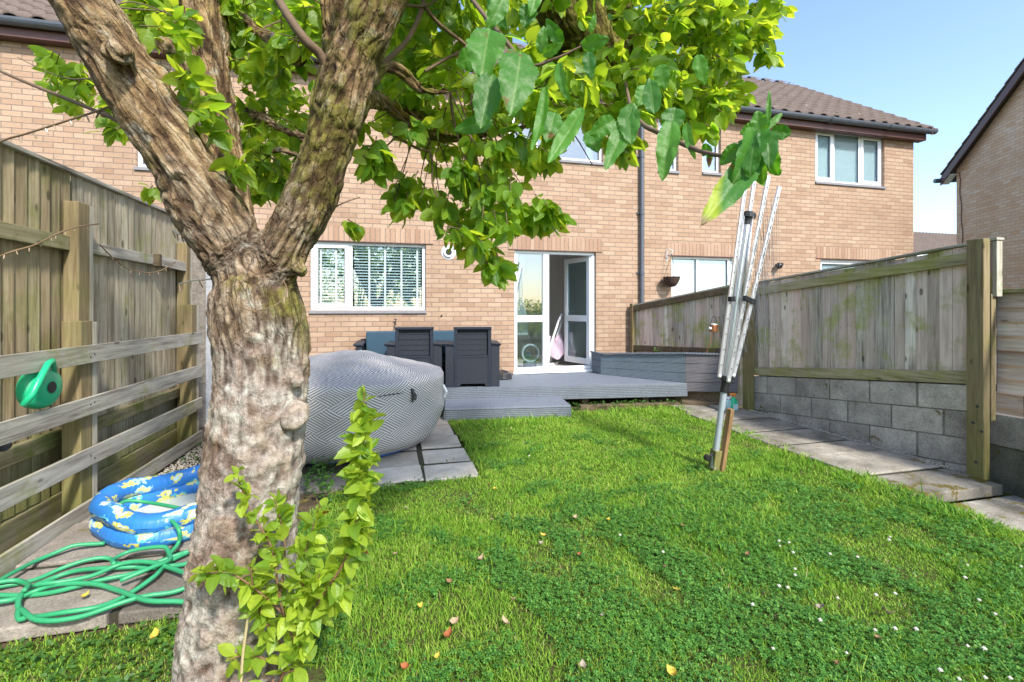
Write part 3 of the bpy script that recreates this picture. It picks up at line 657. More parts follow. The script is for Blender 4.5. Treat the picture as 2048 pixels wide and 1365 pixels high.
# lawn soil sheet (its edge falls to the ground)
LAWN = [(-2.02, -4), (-2.02, 2.38), (-.80, 2.40), (-.62, 3.2), (-.45, 3.78), (.70, 3.86), (.70, 5.0), (.62, 6.15), (2.2, 5.95), (3.9, 5.85), (3.86, 4.6), (3.78, 3.6), (3.76, 2.5), (3.76, -4)]
tag(MB().prism(LAWN, -.11, 0.0).build('lawn_soil', MT['ground']), kind='structure')
tag(MB().prism([(-2.5, 2.38), (-.8, 2.40), (-.62, 3.2), (-.45, 3.78), (.7, 3.86), (.62, 6.15), (2.2, 5.95), (3.9, 5.85), (4.8, 5.5), (4.8, 7.49), (-2.5, 7.49)], -.105, -.012).build('bare_soil', MT['soil']), kind='structure')
# ------------------------------------------------------------------ paving slabs, each a thing
def slab(x0, x1, y0, y1, z0, z1, m, label, group, cat='paving slab', j=.022):
    mb = MB(); q = lambda: random.uniform(-j, j)*.5
    mb.prism([(x0+.014+q(), y0+.017+q()), (x1-.014+q(), y0+.017+q()), (x1-.014+q(), y1-.017+q()), (x0+.014+q(), y1-.017+q())], z0, z1+random.uniform(-.007, .007))
    return tag(mb.build('paving_slab', MT[m], bevel=.008), label, cat, group)
ys = [2.65, 3.07, 3.60, 3.96, 4.46, 5.0, 5.50]
words = ['mossy end slab of the right path at the foot of the thick fence post', 'second path slab from the mossy end beside the block wall', 'third path slab from the mossy end beside the block wall', 'fourth path slab from the mossy end beside the block wall', 'path slab just behind the foot of the rotary dryer', 'path slab beside the far fence post']
for i in range(6): slab(3.72, 4.66, ys[i], ys[i+1], -.07, .022, 'slabmoss' if i == 0 else 'slab', words[i], 'slabs of the path along the right fence')
slab(3.78, 4.25, 5.50, 5.95, -.06, .03, 'slab', 'path slab at the planter end of the right path', 'slabs of the path along the right fence')
slab(4.26, 4.62, 5.52, 5.95, -.06, .05, 'slab', 'small slab carrying the green spray bottle', 'slabs of the path along the right fence')
slab(3.74, 4.72, 2.12, 2.64, -.12, -.055, 'slabmoss', 'lower mossy slab in front of the thick fence post', 'lower slabs at the right edge'); slab(3.74, 4.72, 1.5, 2.11, -.12, -.058, 'slabmoss', 'lower stained slab at the right edge of the lawn', 'lower slabs at the right edge')
slab(3.74, 4.72, .9, 1.49, -.12, -.058, 'slab', 'lower slab nearest the camera at the right edge', 'lower slabs at the right edge')
rows = [(3.84, 4.24), (4.25, 4.70), (4.71, 5.15), (5.16, 5.62), (5.63, 6.1)]
nm = ['front', 'second', 'third', 'fourth', 'back']
for i, (a, b_) in enumerate(rows):
    e = .70-.015*i
    slab(.235, e, a, b_, -.06, .018, 'slabw', f'pale patio slab at the right edge of the hot tub paving, {nm[i]} row', 'pale slabs round the hot tub')
    slab(-.30, .23, a, b_, -.06, .018, 'slabw', f'pale patio slab left of the edge slabs, {nm[i]} row', 'pale slabs round the hot tub')
for x in (-.84, -1.38):
    for i in (0, 1, 2, 3, 4): slab(x, x+.535, rows[i][0], rows[i][1], -.06, .012, 'slabdk' if i == 0 and x > -1 else 'slabw', f'slab under the hot tub, {nm[i]} row, {"inner" if x > -1 else "outer"} column', 'pale slabs round the hot tub')  # front inner slab takes the dark paving to paint in the ground shade
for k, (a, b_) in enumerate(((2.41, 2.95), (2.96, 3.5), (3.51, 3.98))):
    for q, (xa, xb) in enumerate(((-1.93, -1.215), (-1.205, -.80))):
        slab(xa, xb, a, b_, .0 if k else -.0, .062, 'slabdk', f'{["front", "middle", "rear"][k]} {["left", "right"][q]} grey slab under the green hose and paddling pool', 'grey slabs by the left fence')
slab(-1.55, -.95, 4.35, 4.8, -.06, .02, 'slabmoss', 'single greenish slab lying in the gravel behind the paddling pool', 'slabs in the gravel')
for nm_, q_, z_ in (('path_bedding', [(3.73, 2.67), (4.65, 2.67), (4.65, 5.52), (3.80, 5.52)], .013), ('patio_bedding', [(-1.36, 3.86), (.68, 3.86), (.63, 6.05), (-1.36, 6.05)], .009), ('slab_bedding', [(-1.91, 2.45), (-.82, 2.45), (-.82, 3.95), (-1.91, 3.95)], .050)):
    tag(MB().prism(q_, -.06, z_).build(nm_, MT['joint']), kind='structure')
# ------------------------------------------------------------------ gravel (uncountable)
def pebbles(name, pts, r0, r1, m, label):
    n = len(pts); base = np.array([(1,0,0),(0,1,0),(-1,0,0),(0,-1,0),(0,0,1),(0,0,-1)], float)
    f = np.array([(0,1,4),(1,2,4),(2,3,4),(3,0,4),(1,0,5),(2,1,5),(3,2,5),(0,3,5)])
    an = rng.uniform(0, 6.28, n); c_, s_ = np.cos(an), np.sin(an)
    B = base[None]*np.stack([rng.uniform(r0, r1, n), rng.uniform(r0, r1, n), rng.uniform(r0, r1, n)*.6], 1)[:, None]
    B = B*(1+rng.uniform(-.25, .25, B.shape))
    X = B[..., 0]*c_[:, None]-B[..., 1]*s_[:, None]; Y = B[..., 0]*s_[:, None]+B[..., 1]*c_[:, None]
    V = np.stack([X, Y, B[..., 2]], -1)+np.array(pts)[:, None]
    F = (f[None]+np.arange(n)[:, None, None]*6).reshape(-1, 3)
    o = bigmesh(name, V.reshape(-1, 3), F, m, smooth=True, nside=3); return tag(o, label, 'gravel', kind='stuff')
def grav_mat():
    m, t, b = mat('gravel'); r_ = isl(t); c = ramp(t, r_, [(0, (.30, .25, .19)), (.3, (.55, .50, .42)), (.6, (.66, .62, .54)), (.85, (.42, .36, .28)), (1, (.75, .72, .66))]); setc(t, b, c, .8); return m
MT['gravel'] = grav_mat()
n = 9000; P = np.stack([rng.uniform(-1.95, -.78, n), rng.uniform(3.95, 6.3, n), rng.uniform(-.008, .012, n)], 1)
pebbles('gravel', P, .006, .014, MT['gravel'], 'pale stone chippings between the left rail fence and the hot tub')
n = 1500; P = np.stack([4.70+rng.normal(0, .016, n), rng.uniform(2.9, 5.45, n), rng.uniform(.0, .022, n)], 1)
pebbles('gravel_strip', P, .004, .010, MT['gravel'], 'narrow line of white chippings along the foot of the block wall')
# ------------------------------------------------------------------ deck and step
def FD(x): return 6.43-.1192*(x-.65)           # front edge of the deck
dk = thing('deck', 'blue grey grooved decking along the back of the house', 'decking', (1.3, 6.9, 0))
xl, xr = -1.3, 4.12
ddir = Vector((1, -.1192, 0)).normalized(); dn = Vector((-ddir.y, ddir.x, 0))
mb = MB(); o0 = Vector((xl, FD(xl), 0)); L = (Vector((xr, FD(xr), 0))-o0).length
for k in range(13):
    a, b_ = k*.146-.012, k*.146+.130
    def clipq(s0, s1):
        pts = [o0+ddir*s0+dn*a, o0+ddir*s1+dn*a, o0+ddir*s1+dn*b_, o0+ddir*s0+dn*b_]
        return [(p.x, min(p.y, WY-.004-k*.0001)) for p in pts]
    js = [0, 2.4+(k % 2)*.9, L]
    for s0, s1 in zip(js[:-1], js[1:]):
        q = clipq(s0+.003, s1-.003)
        if min(q[0][1], q[1][1]) < WY-.05: mb.prism(q, .300, .324)
mb.build('deck_board', MT['deck'], dk, bevel=.003)
mb = MB(); f0 = o0-dn*.002; f1 = f0+ddir*L
mb.bar(f0+Vector((0, 0, .215)), f1+Vector((0, 0, .215)), .024, .168); mb.build('fascia', MT['deckf'], dk)
mb = MB()
for x in np.arange(xl+.3, xr, .9): mb.box(x, x+.09, FD(x)+.08, FD(x)+.17, -.02, .298)
mb.box(4.0, 4.09, 6.12, 6.24, -.02, .2); mb.bar(f0+Vector((0, .06, .26)), f1+Vector((0, .06, .26)), .04, .07); mb.build('joist', MT['wooddk'], dk)
st = thing('deck_step', 'low blue grey step of grooved boards in front of the decking', 'step', (1.4, 6.0, 0))
sa = Vector((.60, 5.87, 0)); sb = Vector((2.19, 5.68, 0)); sdv = (sb-sa).normalized(); sn = Vector((-sdv.y, sdv.x, 0)); mb = MB()
for k in range(4): mb.prism([tuple((sa+sn*(k*.143-.01))[:2]), tuple((sb+sn*(k*.143-.01))[:2]), tuple((sb+sn*(k*.143+.128))[:2]), tuple((sa+sn*(k*.143+.128))[:2])], .138, .162)
mb.build('tread', MT['deck'], st, bevel=.003); mb = MB()
mb.bar(sa+Vector((.012, .01, .064)), sb+Vector((-.012, .01, .064)), .024, .146); mb.bar(sb+sn*.012+Vector((0, 0, .064)), sb+sn*.53+Vector((0, 0, .064)), .024, .146); mb.bar(sa+sn*.012+Vector((0, 0, .064)), sa+sn*.53+Vector((0, 0, .064)), .024, .146); mb.build('riser', MT['deckf'], st)
# ------------------------------------------------------------------ planter
pl = thing('raised_planter', 'raised planter of blue grey and mauve grey boards between patio door and right fence', 'planter', (4.2, 6.4, .3))
A = Vector((3.27, 7.12, 0)); B_ = Vector((4.09, 6.02, 0)); C = Vector((4.62, 5.58, 0)); A0 = Vector((3.27, WY-.006, 0))
def boardwall(p, q, zb0, zb1, zt0, zt1, n, m, name):
    mb = MB()
    for k in range(n):
        a0, a1 = k/n, (k+1)/n-.012
        nrm = (q-p).cross(Vector((0, 0, 1))).normalized()
        z = lambda f, e: (zb0+(zt0-zb0)*f) if e == 0 else (zb1+(zt1-zb1)*f)
        mb.extr([p+Vector((0, 0, z(a0, 0))), q+Vector((0, 0, z(a0, 1))), q+Vector((0, 0, z(a1, 1))), p+Vector((0, 0, z(a1, 0)))], -nrm*.025)
    return mb.build(name, MT[m], pl, fixn=True, bevel=.002)
boardwall(A, B_, .325, .328, .655, .742, 3, 'planter', 'front_panel'); boardwall(B_+Vector((.004, -.002, 0)), C, .20, .24, .742, .752, 4, 'planter2', 'corner_panel'); boardwall(A0, A, .325, .325, .65, .655, 3, 'planter', 'end_panel')
cp = MB()
so_b = MB()
for p, q in ((A0, A), (A, B_), (B_, C)):
    nn_ = (q-p).cross(Vector((0, 0, 1))).normalized(); so_b.extr([p-nn_*.03+Vector((0, 0, .22)), q-nn_*.03+Vector((0, 0, .22)), q-nn_*.03+Vector((0, 0, .66)), p-nn_*.03+Vector((0, 0, .65))], -nn_*.01)
so_b.prism([(3.35, 7.2), (4.1, 6.12), (4.6, 5.72), (4.6, 7.3), (3.4, 7.4)], -.02, .30)
so_b.build('shade_backing', MT['wooddk'], pl, fixn=True)  # added lining: blocks light between the boards, darkens the void below
for p, q, za, zb in ((A, B_, .668, .755), (B_, C, .755, .765), (A0, A, .664, .668)): cp.bar(p+Vector((0, 0, za))-(q-p).normalized()*.01, q+Vector((0, 0, zb)), .05, .02)
cp.build('capping', MT['deck'], pl)
so = MB(); so.add([A0+Vector((.02, 0, .6)), A+Vector((.02, 0, .6)), B_+Vector((.03, .03, .69)), C+Vector((0, .03, .7)), Vector((4.62, 5.7, .7)), Vector((4.05, WY-.01, .62))], [(0, 1, 2, 3, 4, 5)]); so.build('soil', MT['soil'], pl)
tag(MB().bar((4.0, 5.97, .03), (4.62, 5.62, .04), .12, .10).build('timber_edging', MT['wooddk'], bevel=.01), 'dark mossy timber edging under the raised planter', 'edging')
tag(MB().bar((2.5, 6.14, .0), (3.95, 5.98, .0), .1, .12).build('brick_edging', MT['wooddk'], bevel=.01), 'mossy stone edging under the front of the decking', 'edging')
# copper solar lamp on a stick
q = Vector((4.42, 5.98, 0)); lp = at(1427, 657, 6.75); q2 = at(1413, 703, 6.75)
sl = thing('solar_lantern', 'small copper watering can shaped lantern on a leaning stake in the planter', 'lantern', tuple(q2))
MT['copper'] = simple('copper', (.30, .12, .05), .45, .3, 12, metal=.6)
MB().lathe([(.0, -.05), (.05, -.05), (.056, -.045), (.052, .04), (.048, .05), (.0, .05)], lp, 18).build('body', MT['copper'], sl, smooth=False)
MB().lathe([(.05, .05), (.053, .062), (.0, .07)], lp, 18).build('solar_panel', MT['upvc'], sl)
MB().tube([lp+Vector((-.005, 0, -.05)), q2+Vector((0, 0, -.03))], .005, 6).build('stake', MT['copper'], sl)
m = MB(); m.tube([lp+Vector((-.06+.12*a, -.01, .05+.13*math.sin(a*math.pi))) for a in np.linspace(0, 1.1, 9)], .005, 6); m.tube([lp+Vector((.03+.07*a, 0, .14+.03*math.sin(a*math.pi))) for a in np.linspace(0, 1, 6)], .004, 6); m.build('handle', MT['lead'], sl)
MB().sphere(lp+Vector((-.062, -.01, .0)), .022).build('rose', MT['upvc'], sl, smooth=True)
# spray bottle
sp = at(1474, 800, 6.35); sp.z = .052; sb_ = thing('spray_bottle', 'green trigger spray bottle with a white label standing by the far fence post', 'bottle', (4.45, 5.45, .024))
def mk_bottle(c, par, col, h=.19):
    c = Vector(c); m = MB(); n = 16; prof = [(0, .0), (.048, .0), (.052, .01), (.052, .10), (.040, .14), (.016, h-.01), (.016, h)]
    vs = []
    for r_, z in prof:
        for k in range(n): a = 2*math.pi*k/n; vs.append(c+Vector((r_*1.15*math.cos(a), r_*.7*math.sin(a), z)))
    m.add(vs, [(i*n+k, i*n+(k+1) % n, (i+1)*n+(k+1) % n, (i+1)*n+k) for i in range(len(prof)-1) for k in range(n)]); m.build('body', col, par, smooth=True)
    return c+Vector((0, 0, h))
MT['green_pl'] = simple('green_plastic', (.015, .46, .22), .35, .1, 10); MT['orange_pl'] = simple('orange_plastic', (.7, .25, .05), .4, .1, 10)
tpb = mk_bottle((4.45, 5.45, .024), sb_, MT['green_pl'])
m = MB(); m.cbox(tpb+Vector((-.015, 0, .03)), (.09, .03, .03)); m.cbox(tpb+Vector((0, 0, .01)), (.035, .035, .03)); m.build('trigger_head', MT['orange_pl'], sb_, bevel=.006)
MB().cbox(tpb+Vector((-.045, 0, .0)), (.012, .015, .05)).build('trigger', MT['upvc'], sb_, bevel=.003)
MB().cbox(Vector((4.45, 5.45-.038, .077)), (.075, .004, .08)).build('label', simple('pale_label', (.45, .62, .68), .5, .25, 40), sb_)
s2 = thing('bottle', 'pale blue bottle half hidden behind the dryer pole next to the green spray bottle', 'bottle', (4.38, 5.47, .024)); mk_bottle((4.38, 5.47, .024), s2, simple('pale_blue', (.32, .52, .55), .4, .1, 9), .16); MB().lathe([(0, 0), (.02, 0), (.02, .03), (0, .03)], (4.38, 5.47, .18), 12).build('cap', MT['upvc'], s2)
# ------------------------------------------------------------------ rattan seats
def armchair(label, loc, rz):
    t_ = thing('rattan_armchair', label, 'armchair', loc, rz, 'rattan armchairs on the decking')
    W, Dp, Hb, Ha = .74, .70, .825, .60          # faces local +Y; its back is at local y = 0
    def part(mb, n, m, bv=.004): return mb.build(n, MT[m], t_, bevel=bv, world=True)
    f = MB(); bw = .51
    f.box(-bw/2, -bw/2+.045, .0, .06, .0, Hb-.035); f.box(bw/2-.045, bw/2, .0, .06, .0, Hb-.035); f.box(-bw/2-.006, bw/2+.006, -.012, .075, Hb-.034, Hb)
    f.box(-bw/2+.045, bw/2-.045, .002, .03, .40, .43); part(f, 'back_frame', 'rattanf')
    p_ = MB(); p_.box(-bw/2+.045, bw/2-.045, .056, .07, .42, Hb-.04)
    for k in range(5): p_.box(-bw/2+.045, bw/2-.045, .04, .055, .435+k*.072, .435+k*.072+.066)
    part(p_, 'backrest', 'rattan', 0)
    p_ = MB(); p_.box(-bw/2+.045, bw/2-.045, .006, .03, .06, .399); p_.extr([(-bw/2+.045, .004, .06), (-bw/2+.045, .004, .0), (-bw/2+.065, .004, .0), (-bw/2+.10, .004, .045), (bw/2-.10, .004, .045), (bw/2-.065, .004, .0), (bw/2-.045, .004, .0), (bw/2-.045, .004, .06)], (0, .03, 0)); part(p_, 'rear_panel', 'rattan', 0)
    for s in (-1, 1):
        a = MB(); x0_, x1_ = sorted((s*(bw/2+.002), s*(W/2))); a.box(x0_, x1_, .01, Dp, .0, Ha-.03); o = part(a, 'side_panel', 'rattan', 0)
        a = MB(); x0_, x1_ = sorted((s*(bw/2+.002), s*(W/2+.03)))
        a.add([(x0_, -.01, Ha), (x1_, -.01, Ha-.012), (x1_, Dp+.02, Ha-.012), (x0_, Dp+.02, Ha), (x0_, .005, Ha-.03), (x1_-s*.03 if s > 0 else x1_, .005, Ha-.045), (x1_, Dp, Ha-.045), (x0_, Dp, Ha-.03)], [(0,1,2,3),(7,6,5,4),(0,4,5,1),(1,5,6,2),(2,6,7,3),(3,7,4,0)])
        a.build('armrest', MT['rattanf'], t_, world=True, fixn=True, bevel=.004)
    p_ = MB(); p_.box(-bw/2, bw/2, .06, Dp-.01, .24, .30); p_.box(-bw/2, bw/2, Dp-.04, Dp-.01, .04, .24); part(p_, 'seat', 'rattan', 0)
    p_ = MB(); p_.box(-bw/2+.01, bw/2-.01, .08, Dp-.01, .302, .40); part(p_, 'seat_cushion', 'cush', .02)
    return t_
r_ch = R(-6.8)
c1 = armchair('charcoal rattan armchair seen from behind, beside the dark doormat pile', (1.035, 6.385, .326), r_ch)
c2 = dup(c1, (.255, 6.52, .326), r_ch, 'charcoal rattan armchair seen from behind, half hidden by the hot tub cover')
sf = thing('rattan_sofa', 'charcoal rattan sofa with tall blue back cushions against the house wall', 'sofa', (.35, 7.05, .326), 0)
m = MB(); m.box(-.85, .85, .33, .40, 0, .62); m.box(-.85, .85, -.30, .33, .0, .28); m.build('sofa_frame', MT['rattan'], sf, world=True)
for s in (-1, 1):
    a, b_ = sorted((s*.79, s*.86)); MB().box(a, b_, -.32, .39, 0, .56).build('side_panel', MT['rattan'], sf, world=True)
    a, b_ = sorted((s*.77, s*.90)); MB().box(a, b_, -.34, .40, .561, .60).build('armrest', MT['rattanf'], sf, world=True, bevel=.012)
for k in (-1, 1):
    MB().box(k*.385-.38, k*.385+.38, .18, .325, .36, .735).build('back_cushion', MT['cush'], sf, world=True, bevel=.02); MB().box(k*.385-.38, k*.385+.38, -.30, .17, .282, .40).build('seat_cushion', MT['cush'], sf, world=True, bevel=.02)
dm = thing('folded_mats', 'small stack of dark folded rubber mats on the decking right of the armchair', 'mat', (1.58, 7.1, .326))
m = MB(); m.lathe([(0, 0), (.15, 0), (.155, .01), (.15, .045), (.155, .05), (.15, .085), (.10, .10), (0, .105)], (1.60, 7.05, .328), 18); m.build('mat', MT['lead'], dm); MB().tube([(1.5, 7.0, .43), (1.58, 7.0, .465), (1.68, 7.03, .43)], .012, 8).build('handle', MT['lead'], dm)
# ------------------------------------------------------------------ hot tub under its cover
def cover_mat():
    m, t, b = mat('patterned_cover'); uv = coord(t, 'UV'); sx = nd(t, 'SeparateXYZ', {0: uv}).outputs
    wob = noi(t, uv, 3.0, 2)
    x = M_(t, 'ADD', sx[0], M_(t, 'MULTIPLY', wob, .05)); y = M_(t, 'ADD', sx[1], M_(t, 'MULTIPLY', wob, .03))
    Lc = .145
    a = M_(t, 'ADD', M_(t, 'MULTIPLY', x, .60), M_(t, 'MULTIPLY', y, .98)); b2 = M_(t, 'SUBTRACT', M_(t, 'MULTIPLY', x, .60), M_(t, 'MULTIPLY', y, .98))
    # blocks 1 wide, 2 long, alternating direction (basket weave)
    fa = M_(t, 'FLOOR', M_(t, 'DIVIDE', a, Lc)); fb_ = M_(t, 'FLOOR', M_(t, 'DIVIDE', b2, Lc))
    fa2 = M_(t, 'FLOOR', M_(t, 'DIVIDE', a, Lc*2)); fb2 = M_(t, 'FLOOR', M_(t, 'DIVIDE', b2, Lc*2))
    par = M_(t, 'FLOORED_MODULO', M_(t, 'ADD', fa, fb_), 2.0); par2 = M_(t, 'FLOORED_MODULO', M_(t, 'ADD', fa2, M_(t, 'MULTIPLY', fb_, 1.0)), 2.0)
    s1 = M_(t, 'FRACT', M_(t, 'MULTIPLY', M_(t, 'DIVIDE', a, Lc), 6.0)); s2_ = M_(t, 'FRACT', M_(t, 'MULTIPLY', M_(t, 'DIVIDE', b2, Lc), 6.0))
    s = nd(t, 'Mix', {0: par2, 2: s1, 3: s2_}).outputs[0]
    st_ = nd(t, 'MapRange', {0: M_(t, 'ABSOLUTE', M_(t, 'SUBTRACT', s, .5)), 1: .23, 2: .29}).outputs[0]
    n = noi(t, coord(t), 5, 5, .6)
    c = mix(t, st_, (.68, .67, .68), (.15, .14, .145)); c = mix(t, M_(t, 'MULTIPLY', n, .25), c, (.36, .34, .32)); setc(t, b, c, .85, .2)
    nn = noi(t, coord(t), 9, 5, .6, .6); bump(t, b, nn, .45, .03); return m
MT['cover'] = cover_mat()
tc = at(690, 800, 4.96); tcx, tcy = tc.x, tc.y; ht = thing('hot_tub', 'round inflatable hot tub under a grey and white diagonal striped cover', 'hot tub', (tcx, tcy, 0.02))
prof = [(.78, .02), (.86, .05), (.94, .13), (1.0, .25), (1.025, .38), (1.03, .50), (1.035, .62), (1.035, .70), (1.01, .745), (.95, .765), (.84, .785), (.68, .825), (.50, .87), (.32, .91), (.12, .935), (.0, .94)]
ns = 96; V = []; UVs = []; F = []; s_acc = 0
ff = []
for i in range(len(prof)-1):
    for k in range(3): a = k/3; ff.append((prof[i][0]*(1-a)+prof[i+1][0]*a, prof[i][1]*(1-a)+prof[i+1][1]*a))
ff.append(prof[-1]); pz = None
for i, (r_, z) in enumerate(ff):
    if i: s_acc += math.hypot(r_-ff[i-1][0], z-ff[i-1][1])
    for k in range(ns+1):
        an = 2*math.pi*(k % ns)/ns; top = max(0, min(1, (.95-r_)/.3))
        nz = mnoise.noise(Vector((r_*math.cos(an)*2.3, r_*math.sin(an)*2.3, 3)))
        fold = mnoise.noise(Vector((math.cos(an)*4.5, math.sin(an)*4.5, z*2.5)))
        rim = math.exp(-((r_-.90)/.12)**2)*(z > .68)
        dz = top*nz*.05-rim*.035*(.5+.9*mnoise.noise(Vector((math.cos(an)*3, math.sin(an)*3, 9))))+top*.02*mnoise.noise(Vector((r_*math.cos(an)*6, r_*math.sin(an)*6, 7)))
        dr_ = (1-top)*fold*.022
        if z < .6: dr_ += .012*math.sin(z*22+an*2)*(.3+fold)
        rr = max(0, r_+dr_); V.append((tcx+rr*math.cos(an), tcy+rr*math.sin(an), z+dz))
        A_ = 2*math.pi*k/ns
        if i*1.0 < 26: UVs.append((A_*1.0, s_acc))
        else: UVs.append((A_*1.0*(.35+.65*r_), s_acc))
for i in range(len(ff)-1):
    for k in range(ns): F.append((i*(ns+1)+k, i*(ns+1)+k+1, (i+1)*(ns+1)+k+1, (i+1)*(ns+1)+k))
bigmesh('cover', V, F, MT['cover'], ht, uv=UVs)
m = MB(); m.lathe([(.74, .019), (.80, .022), (.825, .035), (.80, .05)], (tcx, tcy, 0), 60); m.build('blue_base', simple('blue_vinyl', (.02, .16, .5), .4, .1, 5), ht)
bp = at(822, 795, 4.12); m = MB()
ba = math.atan2(at(822, 790, 4.35).y-tcy, at(822, 790, 4.35).x-tcx)
def tp_(an, r_, z): return Vector((tcx+r_*math.cos(an), tcy+r_*math.sin(an), z))
m.tube([tp_(ba, 1.03, .66), tp_(ba+.01, 1.055, .60), tp_(ba-.01, 1.06, .54)], [.012, .016, .009], 6); m.tube([tp_(ba+.02, 1.03, .65), tp_(ba+.035, 1.06, .59), tp_(ba+.02, 1.058, .55)], .008, 6); m.build('buckle', MT['lead'], ht)
m = MB(); m.tube([tp_(ba-.6+a*.6, 1.024, .60+.035*math.sin(a*2.2)) for a in np.linspace(0, 1, 14)], .005, 6); m.build('seam_cord', MT['lead'], ht, smooth=True)
m = MB(); m.tube([tp_(ba+.62, 1.04, .60), tp_(ba+.62, 1.075, .53), tp_(ba+.64, 1.05, .47)], .012, 6); m.build('strap', MT['upvc'], ht)
pa, pb = at(600, 738, 4.5), at(722, 701, 5.2); tag(MB().tube([pa, (pa+pb)/2+Vector((0, 0, .012)), pb], .006, 6).build('blue_stick', simple('turquoise', (.12, .42, .48), .5, .1, 5)), 'thin pale turquoise rod lying on the hot tub cover', 'rod')
# ------------------------------------------------------------------ left closeboard fence
def feather(mb, p, d, out, z0f, z1f, n, w_=.1, t0=.022, t1=.008, jit=.004, gap=.004):
    """n overlapping vertical boards starting at p, running along d, facing out"""
    for k in range(n):
        a = k*w_+random.uniform(0, .003); b_ = k*w_+w_-gap*random.uniform(.7, 1.5); j = random.uniform(-jit, jit); tz = random.uniform(-.006, .006)
        pts = [(a, 0), (b_, 0), (b_, t0), (a, t0*.55)]
        q = [Vector((p.x, p.y, 0))+d*x_+out*(y_+j*.6) for x_, y_ in pts]
        zs0 = [z0f(a)+tz]*4; zs1 = [z1f(a)+tz, z1f(b_)+tz, z1f(b_)+tz, z1f(a)+tz]
        mb.add([Vector((v_.x, v_.y, z_)) for v_, z_ in zip(q, zs0)]+[Vector((v_.x, v_.y, z_)) for v_, z_ in zip(q, zs1)], [(0,3,2,1),(4,5,6,7),(0,1,5,4),(1,2,6,5),(2,3,7,6),(3,0,4,7)])
Yv = Vector((0, 1, 0)); Xv = Vector((1, 0, 0))
lfx = -2.2; lf_ = thing('closeboard_fence', 'tall greenish closeboard timber fence along the left side of the garden', 'fence', (lfx, 3, 0))
mb = MB(); feather(mb, Vector((lfx, .3, 0)), Yv, Xv, lambda a: .18, lambda a: 2.33, 37, .097, .026, gap=.011); mb.build('board_panel', MT['fence_g'], lf_, fixn=True); MB().box(lfx-.03, lfx-.022, .3, 5.6, .18, 2.3).build('shade_backing', MT['black'], lf_)  # black sheet added so the board gaps read as dark shadow
mb = MB(); feather(mb, Vector((lfx, 3.93, 0)), Yv, Xv, lambda a: .18, lambda a: 2.33, 17, .097, .026, gap=.011); mb.build('board_panel', MT['fence_pale'], lf_, fixn=True)
MB().box(lfx-.02, lfx+.05, .3, 5.62, 2.335, 2.362).build('capping', MT['fence_rail'], lf_, bevel=.004)
for y0, y1, za, zb, m_ in ((.3, 3.80, 1.79, 1.885, 'fence_railb'), (3.93, 5.48, 1.80, 1.885, 'fence_rail'), (.3, 3.80, .50, .60, 'fence_railb'), (3.93, 5.48, .50, .59, 'fence_railb')): MB().bar((lfx+.05, y0, (za+zb)/2), (lfx+.05, y1, (za+zb)/2+.004), .045, zb-za).build('rail', MT[m_], lf_, bevel=.004)
MB().box(lfx+.0, lfx+.035, .3, 5.6, -.05, .17).build('gravel_board', MT['rail_r'], lf_, bevel=.003)
for y0, h_, wd, xx in ((3.80, 2.13, .12, lfx+.03), (5.50, 2.08, .10, lfx+.03)): MB().box(xx, xx+.09, y0, y0+wd, -.05, h_).build('post', MT['post_g'], lf_, bevel=.006); MB().box(xx+.01, xx+.088, y0+wd+.003, y0+wd+.045, -.05, h_-.01).build('post_batten', MT['post_pale'], lf_, bevel=.004)
MB().cbox((lfx+.095, 4.95, 1.845), (.05, .05, .11)).build('offcut_block', MT['wooddk'], lf_, bevel=.003); MB().bar((lfx+.1, 4.98, 1.84), (lfx+.1, 5.5, 1.83), .03, .09).build('batten', MT['fence_rail'], lf_, bevel=.003)
# ranch rail fence in front
rl = thing('rail_fence', 'low four rail timber fence in front of the tall left fence', 'fence', (-1.95, 3.9, 0))
for zt in (1.163, .823, .488, .144):
    MB().bar((-1.955, .6, zt-.062), (-1.945, 5.50, zt-.060), .022, .118).build('rail', MT['fence_rail'], rl, bevel=.003)
for y0, h_, m_ in ((3.62, 1.32, 'post_g'), (5.33, 1.44, 'post_g')):
    MB().box(-2.075, -1.968, y0, y0+.12, -.05, h_).build('post', MT[m_], rl, bevel=.005); MB().box(-2.06, -1.969, y0+.123, y0+.175, -.05, h_-.01).build('post_batten', MT['post_pale'], rl, bevel=.003)
m = MB()
for zt in (1.163, .823, .488, .144):
    for y0 in (3.66, 3.70, 5.37, 5.42): m.sphere((-1.936, y0, zt-.04-.04*random.random()), .006, (.5, 1, 1), 6, 4)
m.build('screw_head', MT['lead'], rl)
# watering can hung between the rails
wc_ = onX(80, 776, -1.985); wt = thing('watering_can', 'round green plastic watering can hung between the fence rails', 'watering can', tuple(wc_))
m = MB(); prof = [(.0, -.055), (.05, -.055), (.10, -.05), (.128, -.03), (.135, -.0), (.128, .03), (.10, .05), (.045, .055), (.0, .056)]
vs = []; n = 32
for r_, x_ in prof:
    for k in range(n): a = 2*math.pi*k/n; vs.append(wc_+Vector((x_, r_*1.04*math.cos(a), r_*.90*math.sin(a))))
m.add(vs, [(i*n+k, i*n+(k+1) % n, (i+1)*n+(k+1) % n, (i+1)*n+k) for i in range(len(prof)-1) for k in range(n)]); m.build('body', MT['green_pl'], wt, smooth=True)
m = MB(); m.lathe([(0, 0), (.038, 0)], (0, 0, 0), 16); vs = [wc_+Vector((.059, .036*math.cos(2*math.pi*k/16), .034*math.sin(2*math.pi*k/16))) for k in range(16)]; m = MB().add(vs, [tuple(range(16))]); m.build('filler_hole', MT['black'], wt)
h0 = onX(45, 812, -1.94); h1 = onX(75, 768, -1.90); h2 = onX(96, 728, -1.91); h3 = onX(104, 722, -1.93); h4 = onX(107, 745, -1.95)
